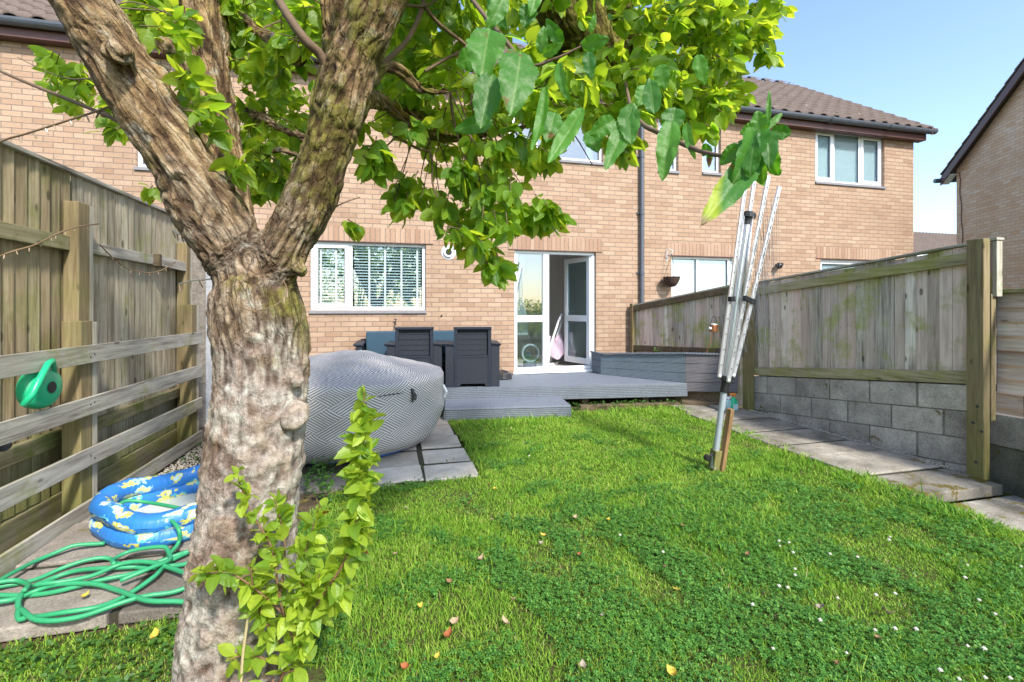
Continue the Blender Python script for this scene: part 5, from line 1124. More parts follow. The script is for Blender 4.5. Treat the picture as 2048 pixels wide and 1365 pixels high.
def bark_mat():
    m, t, b = mat('apple_bark'); co_ = wpos(t); h = nd(t, 'Attribute', attribute_name='h').outputs[2]; z = nd(t, 'SeparateXYZ', {0: co_}).outputs
    gr = nd(t, 'Attribute', attribute_name='grain').outputs[1]; g1 = noi(t, gr, .9, 7, .72, .5); g2 = noi(t, gr, 2.6, 6, .7, .3); gd = nd(t, 'VectorMath', {0: gr, 1: nd(t, 'TexNoise', {'Vector': gr, 'Scale': 1.6, 'Detail': 4.0}).outputs[1]}, operation='ADD').outputs[0]; vc = nd(t, 'TexVoronoi', {'Vector': gd, 'Scale': 1.15}, feature='DISTANCE_TO_EDGE').outputs[0]; crack = M_(t, 'MULTIPLY', nd(t, 'MapRange', {0: vc, 1: .0, 2: .07, 3: 1., 4: 0.}).outputs[0], nd(t, 'MapRange', {0: z[2], 1: 1.15, 2: 1.5, 3: .12, 4: 1.}).outputs[0])
    n1 = noi(t, co_, 7, 6, .7, .8); n2 = noi(t, co_, 26, 6, .75); n3 = noi(t, co_, 3.4, 5, .65); n4 = noi(t, co_, 90, 4, .7)
    up = ramp(t, g1, [(.30, (.07, .042, .022)), (.40, (.18, .115, .06)), (.49, (.31, .205, .10)), (.57, (.40, .30, .18)), (.67, (.50, .42, .30)), (.8, (.31, .19, .09))])
    dn = ramp(t, n1, [(.28, (.12, .078, .06)), (.40, (.25, .19, .165)), (.51, (.35, .29, .26)), (.62, (.48, .44, .40)), (.8, (.30, .20, .13))])
    pt = noi(t, co_, 5.5, 5, .62, 1.2); pt2 = noi(t, co_, 13, 6, .7, .8)
    dn = ramp(t, pt, [(.28, (.11, .07, .045)), (.40, (.22, .16, .125)), (.47, (.30, .245, .21)), (.54, (.34, .30, .265)), (.60, (.46, .44, .39)), (.68, (.35, .29, .25)), (.80, (.25, .16, .095))]); dn = mix(t, .75, dn, ramp(t, pt2, [(.32, .06), (.68, .9)]), 'SOFT_LIGHT')
    lowf = nd(t, 'MapRange', {0: M_(t, 'ADD', z[2], M_(t, 'MULTIPLY', M_(t, 'SUBTRACT', n3, .5), 1.6)), 1: .9, 2: 1.95}).outputs[0]
    c = mix(t, lowf, dn, up)
    c = mix(t, nd(t, 'MapRange', {0: n2, 1: .56, 2: .70, 3: 0., 4: .75}).outputs[0], c, mix(t, n4, (.09, .045, .026), (.22, .115, .06)))
    # lichen
    c = mix(t, M_(t, 'MULTIPLY', nd(t, 'MapRange', {0: noi(t, co_, 9.5, 6, .72), 1: .57, 2: .64}).outputs[0], .6), c, (.47, .47, .40))
    # moss: thicker on the right limb, the far boughs and the fork
    mo = noi(t, co_, 5.2, 6, .74); xx = nd(t, 'MapRange', {0: z[0], 1: -.60, 2: -.25, 3: -.02, 4: .13}).outputs[0]
    xx2 = nd(t, 'MapRange', {0: z[0], 1: .2, 2: .5, 3: .0, 4: .2}).outputs[0]
    mm = nd(t, 'MapRange', {0: M_(t, 'ADD', M_(t, 'ADD', mo, xx), xx2), 1: .57, 2: .66}).outputs[0]
    mm = M_(t, 'MULTIPLY', mm, nd(t, 'MapRange', {0: z[2], 1: 1.15, 2: 1.38}).outputs[0])
    c = mix(t, M_(t, 'MULTIPLY', mm, .82), c, mix(t, n2, (.07, .07, .010), (.27, .25, .04)))
    # open wood and dark furrows
    c = mix(t, M_(t, 'MULTIPLY', nd(t, 'MapRange', {0: h, 1: -.06, 2: -.42}).outputs[0], .75), c, (.060, .030, .018))
    c = mix(t, M_(t, 'MULTIPLY', nd(t, 'MapRange', {0: h, 1: .12, 2: .34}).outputs[0], .3), c, (.50, .42, .32))
    c = mix(t, .55, c, ramp(t, n4, [(.3, .15), (.7, .85)]), 'SOFT_LIGHT')
    setc(t, b, c, .9, .2); c = mix(t, M_(t, 'MULTIPLY', lowf, .5), c, ramp(t, g2, [(.35, .1), (.65, .85)]), 'SOFT_LIGHT'); setc(t, b, c); c = mix(t, M_(t, 'MULTIPLY', crack, .42), c, (.05, .028, .016)); setc(t, b, c); nr = bump(t, None, M_(t, 'SUBTRACT', M_(t, 'ADD', M_(t, 'MULTIPLY', g1, nd(t, 'MapRange', {0: z[2], 1: 1.05, 2: 1.5, 3: .15, 4: 1.}).outputs[0]), M_(t, 'ADD', M_(t, 'MULTIPLY', pt2, .7), M_(t, 'MULTIPLY', g2, .4))), M_(t, 'MULTIPLY', crack, .5)), 1.0, .02); nr = bump(t, None, n2, .7, .010, nr); bump(t, b, n4, .7, .005, nr); return m
MT['bark'] = bark_mat(); me.materials.clear(); me.materials.append(MT['bark'])
o = bpy.data.objects.new('trunk', me); COL.objects.link(o); o.parent = tree; o.matrix_parent_inverse = Matrix.Translation(tree.location).inverted()
# ------------------------------------------------------------------ leaves
def leaf_mat(name, c1, c2, tr1, tr2, spots=0, gloss=.38, mixf=.5):
    m, t, b = mat(name); r_ = isl(t); uv = nd(t, 'SeparateXYZ', {0: coord(t, 'UV')}).outputs
    ax = M_(t, 'ABSOLUTE', M_(t, 'SUBTRACT', uv[0], .5)); mid = nd(t, 'MapRange', {0: ax, 1: .012, 2: .035, 3: 1., 4: 0.}).outputs[0]
    vw = M_(t, 'FRACT', M_(t, 'MULTIPLY', M_(t, 'SUBTRACT', uv[1], M_(t, 'MULTIPLY', ax, .75)), 8.0)); vein = nd(t, 'MapRange', {0: M_(t, 'ABSOLUTE', M_(t, 'SUBTRACT', vw, .5)), 1: .0, 2: .09, 3: 1., 4: 0.}).outputs[0]
    vv = M_(t, 'MAXIMUM', mid, M_(t, 'MULTIPLY', vein, .45)); n = noi(t, coord(t), 35, 3)
    f = M_(t, 'ADD', M_(t, 'MULTIPLY', r_, .8), M_(t, 'MULTIPLY', n, .25), clamp=True)
    c = mix(t, f, c1, c2); c = mix(t, M_(t, 'MULTIPLY', vv, .55), c, (.22, .34, .10))
    tc_ = mix(t, f, tr1, tr2)
    if spots:
        s_ = nd(t, 'MapRange', {0: noi(t, coord(t), 22, 2), 1: .66, 2: .70}).outputs[0]; s_ = M_(t, 'MULTIPLY', s_, nd(t, 'MapRange', {0: r_, 1: 1-spots, 2: 1-spots+.05}).outputs[0])
        c = mix(t, s_, c, (.16, .07, .02)); tc_ = mix(t, s_, tc_, (.25, .10, .02))
    wr = noi(t, coord(t), 60 if name != 'near_leaf' else 38, 3); setc(t, b, c, gloss, .45); nr = bump(t, None, wr, .5, .008); bump(t, b, vv, -.8, .003, nr)
    tr = nd(t, 'BsdfTranslucent', {0: tc_}); mx = nd(t, 'MixShader', {0: mixf, 1: b.outputs[0], 2: tr.outputs[0]})
    t.links.new(mx.outputs[0], t.nodes['Material Output'].inputs[0]); return m
MT['leaf'] = leaf_mat('apple_leaf', (.035, .125, .015), (.22, .36, .03), (.28, .56, .02), (.80, .88, .05), .25, .42, .55)
MT['leafhero'] = leaf_mat('near_leaf', (.018, .095, .012), (.075, .25, .02), (.10, .38, .012), (.30, .60, .03), .6, .5, .42)
MT['sprig'] = leaf_mat('young_leaf', (.07, .19, .02), (.42, .54, .05), (.42, .64, .03), (.80, .88, .10), .1, .4)
def leaf_template(nu=2, nl=5):
    ys = np.linspace(0, 1, nl+1); xs = np.linspace(-1, 1, 2*nu+1 if nu > 1 else 3)
    w_ = np.sin(np.pi*ys**.82)**.72*(1-.15*ys); w_[0] = .03; w_[-1] = .0
    T_ = []; U = []
    for j, y in enumerate(ys):
        for x in xs: T_.append((x*w_[j]*.33, y, abs(x)*w_[j]*.33)); U.append((.5+.5*x*w_[j], y))
    nx = len(xs); F = [(j*nx+i, j*nx+i+1, (j+1)*nx+i+1, (j+1)*nx+i) for j in range(nl) for i in range(nx-1)]
    return np.array(T_), np.array(F), np.array(U)
def make_leaves(name, P, A, N, S, m, parent, nl=5, fold=.45, curl=.35, petiole=True, world=False, wid=1.0):
    P, A, N, S = map(lambda q: np.asarray(q, float), (P, A, N, S)); n = len(P)
    A = A/np.linalg.norm(A, axis=1)[:, None]; N = N-(N*A).sum(1)[:, None]*A; N /= np.linalg.norm(N, axis=1)[:, None]+1e-9; B = np.cross(A, N)
    T_, F, U = leaf_template(2, nl); k = len(T_)
    cu = rng.uniform(-.1, 1.0, n)*curl; fo = rng.uniform(.1, 1.0, n)*fold; wd = rng.uniform(.85, 1.15, n)*wid; ws = rng.uniform(-1, 1, n)*.12
    x = T_[None, :, 0]*wd[:, None]; y = T_[None, :, 1]+0*x; z = T_[None, :, 2]*fo[:, None]*1.0-cu[:, None]*y**2+.015*np.sin(y*14+x*20)
    x = x+ws[:, None]*y**2
    V = P[:, None]+S[:, None, None]*(x[..., None]*B[:, None]+(y+.12)[..., None]*A[:, None]+z[..., None]*N[:, None])
    FF = (F[None]+np.arange(n)[:, None, None]*k).reshape(-1, 4); UV = np.tile(U, (n, 1))
    return bigmesh(name, V.reshape(-1, 3), FF, m, parent, uv=UV)
def rnd3(): v = Vector(rng.normal(size=3)); return v.normalized()
bough_pts = []
for L in limbs[1:]:
    for p in smooth_path([p for p, r_ in L], 4): bough_pts.append(p)
BP = np.array(bough_pts)
CL = [  # u, v, ru, rv, t0, t1, spurs  (where the photo shows foliage masses, with their own distance)
 (530, 60, 95, 90, 1.9, 2.8, 48), (545, 250, 75, 130, 2.0, 2.9, 62), (520, 350, 40, 40, 2.0, 2.5, 10), (860, 60, 110, 90, 1.8, 3.0, 55), (800, 150, 60, 80, 2.1, 2.8, 26), (890, 220, 120, 80, 1.9, 2.9, 62),
 (960, 320, 100, 60, 1.8, 2.5, 24), (1000, 400, 70, 55, 1.75, 2.3, 20), (945, 450, 62, 40, 1.7, 2.2, 12), (985, 535, 18, 30, 1.8, 1.95, 4), (1085, 425, 45, 22, 1.8, 2.0, 8), (815, 385, 38, 38, 2.0, 2.3, 9), (880, 420, 25, 30, 1.9, 2.1, 4),
 (1080, 180, 120, 90, 1.6, 2.6, 42), (1050, 300, 60, 50, 1.7, 2.2, 9), (1220, 160, 120, 85, 1.7, 2.9, 54), (1180, 60, 130, 70, 2.2, 3.1, 40), (1340, 120, 120, 110, 1.8, 3.0, 78), (1420, 170, 65, 62, 2.0, 2.8, 26),
 (1390, 215, 60, 45, 1.9, 2.6, 20), (1440, 40, 80, 90, 2.0, 3.0, 50), (1535, 70, 22, 45, 2.1, 2.4, 8), (1520, 20, 35, 35, 2.1, 2.6, 8), (1240, 275, 30, 30, 1.9, 2.4, 5), (1450, 290, 14, 14, 2.3, 2.5, 0),
 (310, 20, 40, 60, 1.9, 2.4, 18), (480, 60, 30, 90, 2.0, 2.6, 16), (150, 165, 45, 48, 2.3, 2.7, 15), (105, 130, 18, 30, 2.3, 2.6, 4), (228, 225, 12, 45, 2.2, 2.5, 6), (300, 372, 8, 8, 2.2, 2.3, 1), (340, 50, 42, 40, 1.42, 1.75, 7), (385, 190, 32, 50, 1.5, 1.75, 6), (470, 330, 14, 16, 1.55, 1.6, 2), (410, 245, 20, 20, 1.6, 1.7, 2),
 (700, 440, 14, 26, 1.75, 1.85, 2), (755, 330, 20, 30, 1.9, 2.2, 4), (600, 40, 60, 50, 1.65, 1.9, 8), (745, 290, 30, 50, 1.8, 2.1, 7),
 (1000, -110, 620, 110, 1.5, 3.2, 300), (300, -130, 320, 100, 1.6, 3.0, 90), (1000, 20, 480, 50, 1.9, 3.2, 110)]
P = []; A = []; N = []; S = []; twigs = MB(); random.seed(3)
for cu, cv, ru, rv, t0, t1, ns_ in CL:
    for k in range(int(ns_*(1.4 if cv > -30 else 1.1))):
        while True:
            a, b_ = rng.uniform(-1, 1, 2)
            if a*a+b_*b_ < 1: break
        t_ = rng.uniform(t0, t1); p = at(cu+a*ru, cv+b_*rv, t_)
        d2 = ((BP-np.array(p))**2).sum(1); j = int(np.argmin(d2)); q = Vector(BP[j]); dist = math.sqrt(d2[j])
        out = (p-q).normalized() if dist > .02 else rnd3()
        if dist > .05 and rng.random() < (.3 if cv > -30 else .12) and dist < .38:
            mid = q.lerp(p, .5)+Vector((rng.normal()*.03, rng.normal()*.03, .05*dist+rng.normal()*.02)); tp_p = smooth_path([q, mid, p], 4); rr = .0022+.0045*min(1, dist)
            twigs.tube(tp_p, list(np.linspace(rr, .0016, len(tp_p))), 5, False)
        n_l = int(rng.integers(6, 12)); ax = (out+rnd3()*.5+Vector((0, 0, -.2))).normalized()
        for q_ in range(n_l):
            d = (rnd3()+ax*.5+Vector((0, 0, -.55))).normalized(); off = ax*rng.uniform(-.035, .03)
            P.append(p+off); A.append(d); nn = (Vector((0, 0, 1))*.7+rnd3()*.75+d*.2); N.append(nn); S.append(rng.uniform(.046, .090))
        if cv > 0: twigs.tube([p-ax*.04, p+ax*.035], [.0024, .0012], 5, False)
# a few long bare twigs of the photo
def twig(L, r0=.005, r1=.0015): pts = smooth_path([at(*q) for q in L], 5); twigs.tube(pts, list(np.linspace(r0, r1, len(pts))), 6, False)
twig([(-60, 115, 1.9), (40, 160, 1.85), (150, 205, 1.8), (240, 245, 1.75), (300, 290, 1.6)], .006, .009)
twig([(35, 115, 2.4), (90, 142, 2.3), (140, 158, 2.2), (200, 160, 2.0), (290, 200, 1.6)], .002, .004)
twig([(240, 245, 1.75), (205, 222, 1.74), (192, 236, 1.73)], .003, .003)
twig([(545, -20, 1.5), (575, 30, 1.47), (610, 80, 1.48), (640, 110, 1.52), (665, 160, 1.56)], .013, .016)
twig([(770, 125, 1.7), (815, 80, 1.75), (843, 20, 1.8), (850, -30, 1.8)], .011, .008); twig([(850, 15, 1.8), (880, 50, 1.85), (925, 85, 1.9), (930, 98, 1.9), (880, 125, 1.88), (850, 143, 1.85)], .008, .006); twig([(745, 15, 1.6), (800, 10, 1.7), (850, 12, 1.8), (890, -10, 1.9)], .008, .004)
twig([(1000, 262, 2.3), (1040, 255, 2.2), (1082, 240, 2.1), (1140, 262, 2.0), (1185, 330, 1.9)], .006, .002); twig([(775, 265, 1.9), (830, 295, 1.95), (862, 310, 2.0), (868, 380, 2.0), (910, 440, 1.95), (960, 500, 1.9), (985, 540, 1.9)], .006, .002)
twig([(660, 420, 1.66), (690, 405, 1.75), (720, 395, 1.8)], .003, .002); twig([(1400, 190, 2.9), (1480, 90, 2.6), (1510, 30, 2.4), (1530, -20, 2.3)], .008, .006); twig([(1500, 45, 2.4), (1530, 40, 2.3), (1560, 20, 2.2)], .003, .002); twig([(1490, 75, 2.5), (1520, 78, 2.3), (1545, 70, 2.2)], .003, .002)
# near bough with the big leaves
near = [(900, -60, 1.45), (960, 20, 1.15), (1010, 80, .95), (1055, 130, .88), (1110, 118, .86), (1165, 92, .85)]; twig(near, .006, .0018)
near2 = [(1235, 90, 2.35), (1250, 160, 1.9), (1262, 215, 1.4), (1285, 248, 1.02), (1318, 266, .86), (1360, 286, .75), (1405, 304, .66), (1450, 312, .59), (1490, 300, .558), (1518, 262, .55)]; twig(near2, .0065, .0016)
twigs.build('twigs', simple('twig_bark', (.13, .085, .05), .85, .35, 40, .5), tree, smooth=True)
make_leaves('foliage', P, A, N, S, MT['leaf'], tree)
# the nearest leaves, each placed and bent by hand, still one foliage part per bough
def hero(L, name, label, m=None):
    m = m or MT['leafhero']
    V = []; F = []; UV = []; nl, nx = 26, 9
    for (u0, v0, t0), (u1, v1, t1), wpx, curl, fold, tw in L:
        a, b_ = at(u0, v0, t0), at(u1, v1, t1); ax = b_-a; ln = ax.length; ax.normalize(); view = (a-CP).normalized()
        n = -(view-ax*view.dot(ax)).normalized(); side = ax.cross(n); M3 = Matrix.Rotation(R(tw), 3, ax); n = M3 @ n; side = M3 @ side
        hw = wpx/2*(t0+t1)/2/FPX; bse = len(V)
        for j in range(nl+1):
            y = j/nl; w_ = math.sin(math.pi*y**.78)**.62*(1-.12*y) if 0 < y < 1 else 0; w_ = max(w_, .02)
            for i in range(nx):
                x = -1+2*i/(nx-1); ruf = (.16*math.sin(y*15+x*2+u0)+.08*math.sin(y*31+u0*3))*abs(x)**1.5+.10*mnoise.noise(Vector((x*1.5, y*4, u0*.37)))
                p = a+ax*(ln*y)+side*(hw*w_*x*(1+.05*math.sin(y*61+x)+.04*math.sin(y*23)))+n*(hw*(fold*abs(x)*w_-.10*x*x+ruf*.6)-curl*ln*(4*(y-.5)**2-1)*.5)
                V.append(tuple(p)); UV.append((.5+.5*x*w_, y))
        for j in range(nl):
            for i in range(nx-1): q = bse+j*nx+i; F.append((q, q+1, q+nx+1, q+nx))
    o = bigmesh(name, V, F, m, tree, uv=UV); o['label'] = label; return o
hero([((979, 57, .90), (963, 158, .86), 82, .10, .25, 10), ((1041, 103, .86), (1021, 231, .80), 84, .12, .2, -8), ((985, 148, .87), (960, 258, .84), 60, .06, .3, 0), ((1091, 172, .86), (1062, 300, .82), 26, -.25, .6, 25),
      ((985, 240, .95), (908, 262, .92), 38, .1, .3, 0), ((958, 112, 1.0), (912, 128, 1.0), 48, .05, .2, 0), ((1124, 90, .85), (1092, 38, .83), 28, .08, .4, 0), ((1081, 108, .86), (1088, 52, .85), 25, .1, .4, 0), ((1086, 110, .86), (1125, 88, .84), 24, .1, .3, 0),
      ((1163, 92, .85), (1219, 78, .83), 32, .05, .2, 0), ((1180, 66, .86), (1191, 28, .85), 15, .1, .3, 0), ((1118, 125, .85), (1140, 205, .84), 24, .25, .5, 20), ((1165, 215, .80), (1096, 326, .78), 38, -.18, .4, 10), ((1110, 225, .9), (1092, 285, .88), 42, .1, .3, 0), ((1010, -10, .95), (975, 60, .95), 40, .1, .3, 0),
      ((1075, -20, .95), (1060, 34, .94), 30, .15, .4, 0), ((1060, 10, .95), (1048, 55, .95), 40, .1, .3, 0), ((1176, 104, 1.0), (1182, 160, 1.0), 28, .1, .3, 0), ((980, -15, 1.0), (1012, 60, 1.0), 34, .1, .3, 20)], 'near_leaves', 'largest dark green leaves hanging closest to the camera at top centre')
hero([((1268, 205, .84), (1210, 340, .82), 44, -.16, .35, 10), ((1256, 212, .85), (1262, 290, .83), 46, .05, .3, 0), ((1308, 228, .82), (1299, 156, .84), 38, .08, .3, 0), ((1343, 240, .76), (1324, 362, .74), 46, .1, .45, 0), ((1350, 215, .76), (1340, 270, .76), 48, .08, .3, 0),
      ((1372, 246, .72), (1391, 320, .70), 20, .15, .5, 15), ((1402, 300, .66), (1425, 300, .65), 26, .1, .4, 0), ((1230, 240, .95), (1180, 270, .95), 40, .1, .3, 0), ((1290, 170, 1.0), (1275, 215, 1.0), 30, .1, .3, 0), ((1180, 262, 1.0), (1196, 305, .98), 40, .12, .4, 0),
      ((1420, 305, .64), (1418, 335, .63), 14, .2, .4, 0), ((1320, 130, 1.1), (1330, 180, 1.1), 34, .1, .3, 0), ((1395, 110, 1.1), (1410, 170, 1.1), 30, .1, .3, 0)], 'middle_leaves', 'long curled leaves hanging in front of the grey downpipe')
hero([((1508, 258, .555), (1462, 372, .54), 56, .22, .35, -28), ((1520, 258, .55), (1500, 352, .53), 62, .2, .32, 24), ((1526, 262, .545), (1538, 340, .53), 40, .25, .5, -20), ((1490, 300, .56), (1432, 392, .56), 36, .2, .5, -35), ((1538, 292, .56), (1558, 352, .56), 44, .2, .4, 30),
      ((1522, 270, .55), (1514, 222, .55), 34, .1, .5, 0), ((1542, 262, .55), (1582, 268, .55), 32, .15, .4, 0), ((1535, 258, .55), (1539, 180, .55), 11, .05, .4, 0), ((1533, 258, .55), (1565, 226, .55), 15, .05, .4, 0), ((1480, 290, .56), (1440, 330, .57), 34, .1, .3, 0), ((1512, 252, .55), (1480, 268, .555), 26, .1, .3, 0),
      ((1522, 310, .56), (1528, 372, .55), 40, .15, .5, 30), ((1500, 330, .56), (1462, 400, .545), 40, .15, .5, 20)], 'drooping_leaf_cluster', 'drooping cluster of big curled leaves at the tip of the low branch, one tip yellow with brown spots')
MT['leaftip'] = MT['leafhero'].copy(); MT['leaftip'].name = 'yellow_tipped_leaf'; t = MT['leaftip'].node_tree; b = t.nodes['Principled BSDF']
uvy = nd(t, 'SeparateXYZ', {0: coord(t, 'UV')}).outputs; nz = noi(t, coord(t), 45, 3); yl = nd(t, 'MapRange', {0: M_(t, 'ADD', uvy[1], M_(t, 'MULTIPLY', uvy[0], .45)), 1: .86, 2: .98}).outputs[0]
c = mix(t, yl, (.055, .20, .03), (.42, .50, .03)); c = mix(t, nd(t, 'MapRange', {0: uvy[1], 1: .86, 2: .95}).outputs[0], c, (.22, .12, .05)); c = mix(t, nd(t, 'MapRange', {0: noi(t, coord(t), 90, 1), 1: .67, 2: .70}).outputs[0], c, (.25, .08, .01)); c = mix(t, M_(t, 'MULTIPLY', nz, .4), c, (.10, .28, .03))
t.links.new(c, b.inputs['Base Color'])
for n_ in t.nodes:
    if n_.type == 'BSDF_TRANSLUCENT': t.links.new(c, n_.inputs[0])
hero([((1530, 290, .545), (1402, 450, .52), 60, -.10, .45, 6)], 'yellow_tipped_leaf', 'long drooping leaf with a yellow lower half and brown spotted tip', MT['leaftip'])
# suckers at the foot of the trunk
P = []; A = []; N = []; S = []; tw2 = MB()
def shoot(L, n_l, sz=(.036, .068), r0=.004, spread=.9, tip=1.0):
    n_l = int(n_l*1.35)
    pts = smooth_path([at(*q) for q in L], 6); tw2.tube(pts, list(np.linspace(r0, .0015, len(pts))), 6, False)
    for k in range(n_l):
        f = rng.uniform(.08, 1)**.85; i = min(int(f*(len(pts)-1)), len(pts)-2); p = pts[i].lerp(pts[i+1], rng.random()); d0 = (pts[i+1]-pts[i]).normalized()
        d = (rnd3()*spread+d0*.55+Vector((0, 0, -.1))).normalized(); P.append(p); A.append(d); N.append(Vector((0, 0, 1))+rnd3()*.8); S.append(rng.uniform(*sz)*(1-.35*(f > .9)))
shoot([(560, 1365, 1.50), (590, 1290, 1.48), (640, 1200, 1.46), (690, 1120, 1.45), (712, 1040, 1.45), (722, 960, 1.45), (726, 880, 1.45), (729, 785, 1.45)], 230, (.036, .078), .006, 1.5)
shoot([(640, 1200, 1.46), (600, 1160, 1.42), (612, 1100, 1.42), (640, 1010, 1.42)], 40); shoot([(590, 1290, 1.48), (560, 1200, 1.42), (545, 1100, 1.42), (500, 1020, 1.42), (472, 945, 1.42)], 48, (.035, .06)); shoot([(560, 1200, 1.42), (570, 1090, 1.42), (550, 1000, 1.42)], 34)
shoot([(570, 1230, 1.45), (500, 1170, 1.40), (450, 1145, 1.38), (400, 1150, 1.38)], 30); shoot([(570, 1300, 1.5), (520, 1220, 1.44), (560, 1170, 1.42)], 40); shoot([(560, 1330, 1.5), (500, 1310, 1.46), (455, 1320, 1.44)], 16, (.04, .065)); shoot([(560, 1350, 1.5), (600, 1330, 1.48), (600, 1270, 1.46)], 24)
shoot([(600, 1270, 1.5), (660, 1210, 1.47), (700, 1170, 1.46)], 24); shoot([(560, 1250, 1.45), (600, 1200, 1.42), (640, 1150, 1.4)], 36); shoot([(530, 1250, 1.46), (510, 1200, 1.43), (500, 1130, 1.42)], 30); shoot([(548, 1360, 1.45), (520, 1400, 1.42), (500, 1380, 1.4)], 14)
so_ = tw2.build('sucker_stems', simple('young_stem', (.17, .09, .05), .7, .3, 40), tree, smooth=True); so_['label'] = 'thin reddish sucker stems rising from the foot of the trunk'
lv = make_leaves('sucker_leaves', P, A, N, S, MT['sprig'], tree, curl=.5, fold=.5); lv['label'] = 'bright yellow green young leaves sprouting beside the trunk'
dl = MB(); dl.tube(smooth_path([at(482, 1365, 1.42), at(487, 1300, 1.42), at(503, 1190, 1.42), at(506, 1175, 1.42)], 5), .004, 6); dl.build('dead_stalk', simple('straw', (.42, .34, .18), .8, .2, 30), tree)
lights('d', [at(455, 592, 1.52), at(472, 606, 1.50), at(500, 621, 1.49), at(530, 618, 1.49), at(558, 606, 1.5), at(574, 582, 1.52), at(566, 560, 1.55)], 'pale fairy light wire wrapped round the trunk below its fork', (.75, .85), .0016, .02, 'cord')
lights('e', [at(358, 568, 1.75), at(385, 562, 1.72), at(410, 560, 1.68), at(440, 555, 1.64)], 'pale fairy light wire sticking out left of the fork', (0, .12, .3, .5), .0028, .03, 'cordp')
lights('f', [at(345, 462, 1.8), at(362, 470, 1.72), at(375, 462, 1.68)], 'short fairy light sprig at the left edge of the lower limb', (0, .25, .5), .0028, .028, 'cordp')
# ------------------------------------------------------------------ lawn (uncountable)
def inpoly(X, Y, poly):
    c = np.zeros(len(X), bool); n = len(poly)
    for i in range(n):
        x1, y1 = poly[i]; x2, y2 = poly[(i+1) % n]; k = ((y1 > Y) != (y2 > Y)) & (X < (x2-x1)*(Y-y1)/(y2-y1+1e-12)+x1); c ^= k
    return c
def fbm(X, Y, s, seed):
    out = np.empty(len(X)); o_ = seed*13.7
    for i in range(len(X)): out[i] = mnoise.noise((X[i]*s+o_, Y[i]*s, o_))
    return out
gx_, gy_ = np.meshgrid(np.linspace(-2.5, 5, 151), np.linspace(-.5, 6.5, 141), indexing='ij')
def grid(s, seed): return fbm(gx_.ravel(), gy_.ravel(), s, seed).reshape(gx_.shape)
G1 = grid(1.1, 1)*.6+grid(2.7, 2)*.4; G2 = grid(3.1, 3)*.6+grid(7, 4)*.4
def samp(G, X, Y):
    i = np.clip(((X+2.5)/.05).astype(int), 0, 150); j = np.clip(((Y+.5)/.05).astype(int), 0, 140); return G[i, j]
clc = [tuple(onZ(u, v)[:2]) for u, v in ((1120, 1000), (1330, 975), (1620, 960), (1790, 985), (2048, 1075), (2300, 1200), (2300, 1700), (1300, 1700), (1130, 1365), (1080, 1240), (985, 1180), (985, 1080))]
def clover(X, Y):
    inside = inpoly(X, Y, clc).astype(float); return inside*.52+samp(G2, X, Y)*1.3+samp(G1, X, Y)*.7+rng.normal(0, .05, len(X))
def scatter(n, x0, x1, y0, y1):
    X = rng.uniform(x0, x1, n); Y = rng.uniform(y0, y1, n); jx = X+rng.normal(0, .025, n); jy = Y+rng.normal(0, .025, n); return X, Y, inpoly(jx, jy, [(p[0]+(.03 if p[0] > 3 else 0), p[1]) for p in LAWN])
n = 640000; X, Y, k = scatter(n, -2.0, 4.4, .55, 6.3); D_ = np.hypot(X, Y); vis = (X/np.maximum(Y, .01) > -1.05) & (X/np.maximum(Y, .01) < 2.3)
keep = k & vis & (rng.random(n) < np.clip((3.4/np.maximum(D_, .8))**1.1, .28, 1)) ; clv = clover(X, Y); keep &= rng.random(n) < np.where(clv > .42, .6, 1)
bare = inpoly(X, Y, [(-.72, 1.3), (-.25, 1.3), (-.25, 1.95), (-.75, 1.95)]); keep &= ~bare
X, Y, D_, clv = X[keep], Y[keep], D_[keep], clv[keep]; n = len(X)
tall = np.clip(1+samp(G1, X, Y)*1.1+samp(G2, X+.3, Y)*.7, .35, 2.0); edge = ((Y > 5.35) | (X > 3.5) | ((np.abs(X-.72) < .05) & (Y > 3.8))) & (rng.random(n) < .4); hgt = rng.uniform(.014, .032, n)*tall*np.where(edge, 2.2, 1)*np.where((clv > .45), 1.25, 1); long_ = rng.random(n) < .03; hgt = np.where(long_, hgt*1.8, hgt)
wid = (.0008+.00050*D_)*rng.uniform(.7, 1.4, n); an = rng.uniform(0, 2*np.pi, n); ln_ = rng.uniform(.2, 1.1, n)*hgt; la = an+rng.normal(0, .6, n)+np.pi/2
base = np.stack([X, Y, np.full(n, -.004)], 1); sd_ = np.stack([np.cos(an), np.sin(an), np.zeros(n)], 1)*wid[:, None]; lean = np.stack([np.cos(la), np.sin(la), np.zeros(n)], 1)*ln_[:, None]; up_ = np.array([0, 0, 1.])*hgt[:, None]
V = np.stack([base-sd_, base+sd_, base+lean*.35+up_*.6+sd_*.8, base+lean*.35+up_*.6-sd_*.8, base+lean+up_*.95+sd_*.12, base+lean+up_*.95-sd_*.12], 1)
F = (np.array([[0, 1, 2, 3], [3, 2, 4, 5]])[None]+np.arange(n)[:, None, None]*6).reshape(-1, 4)
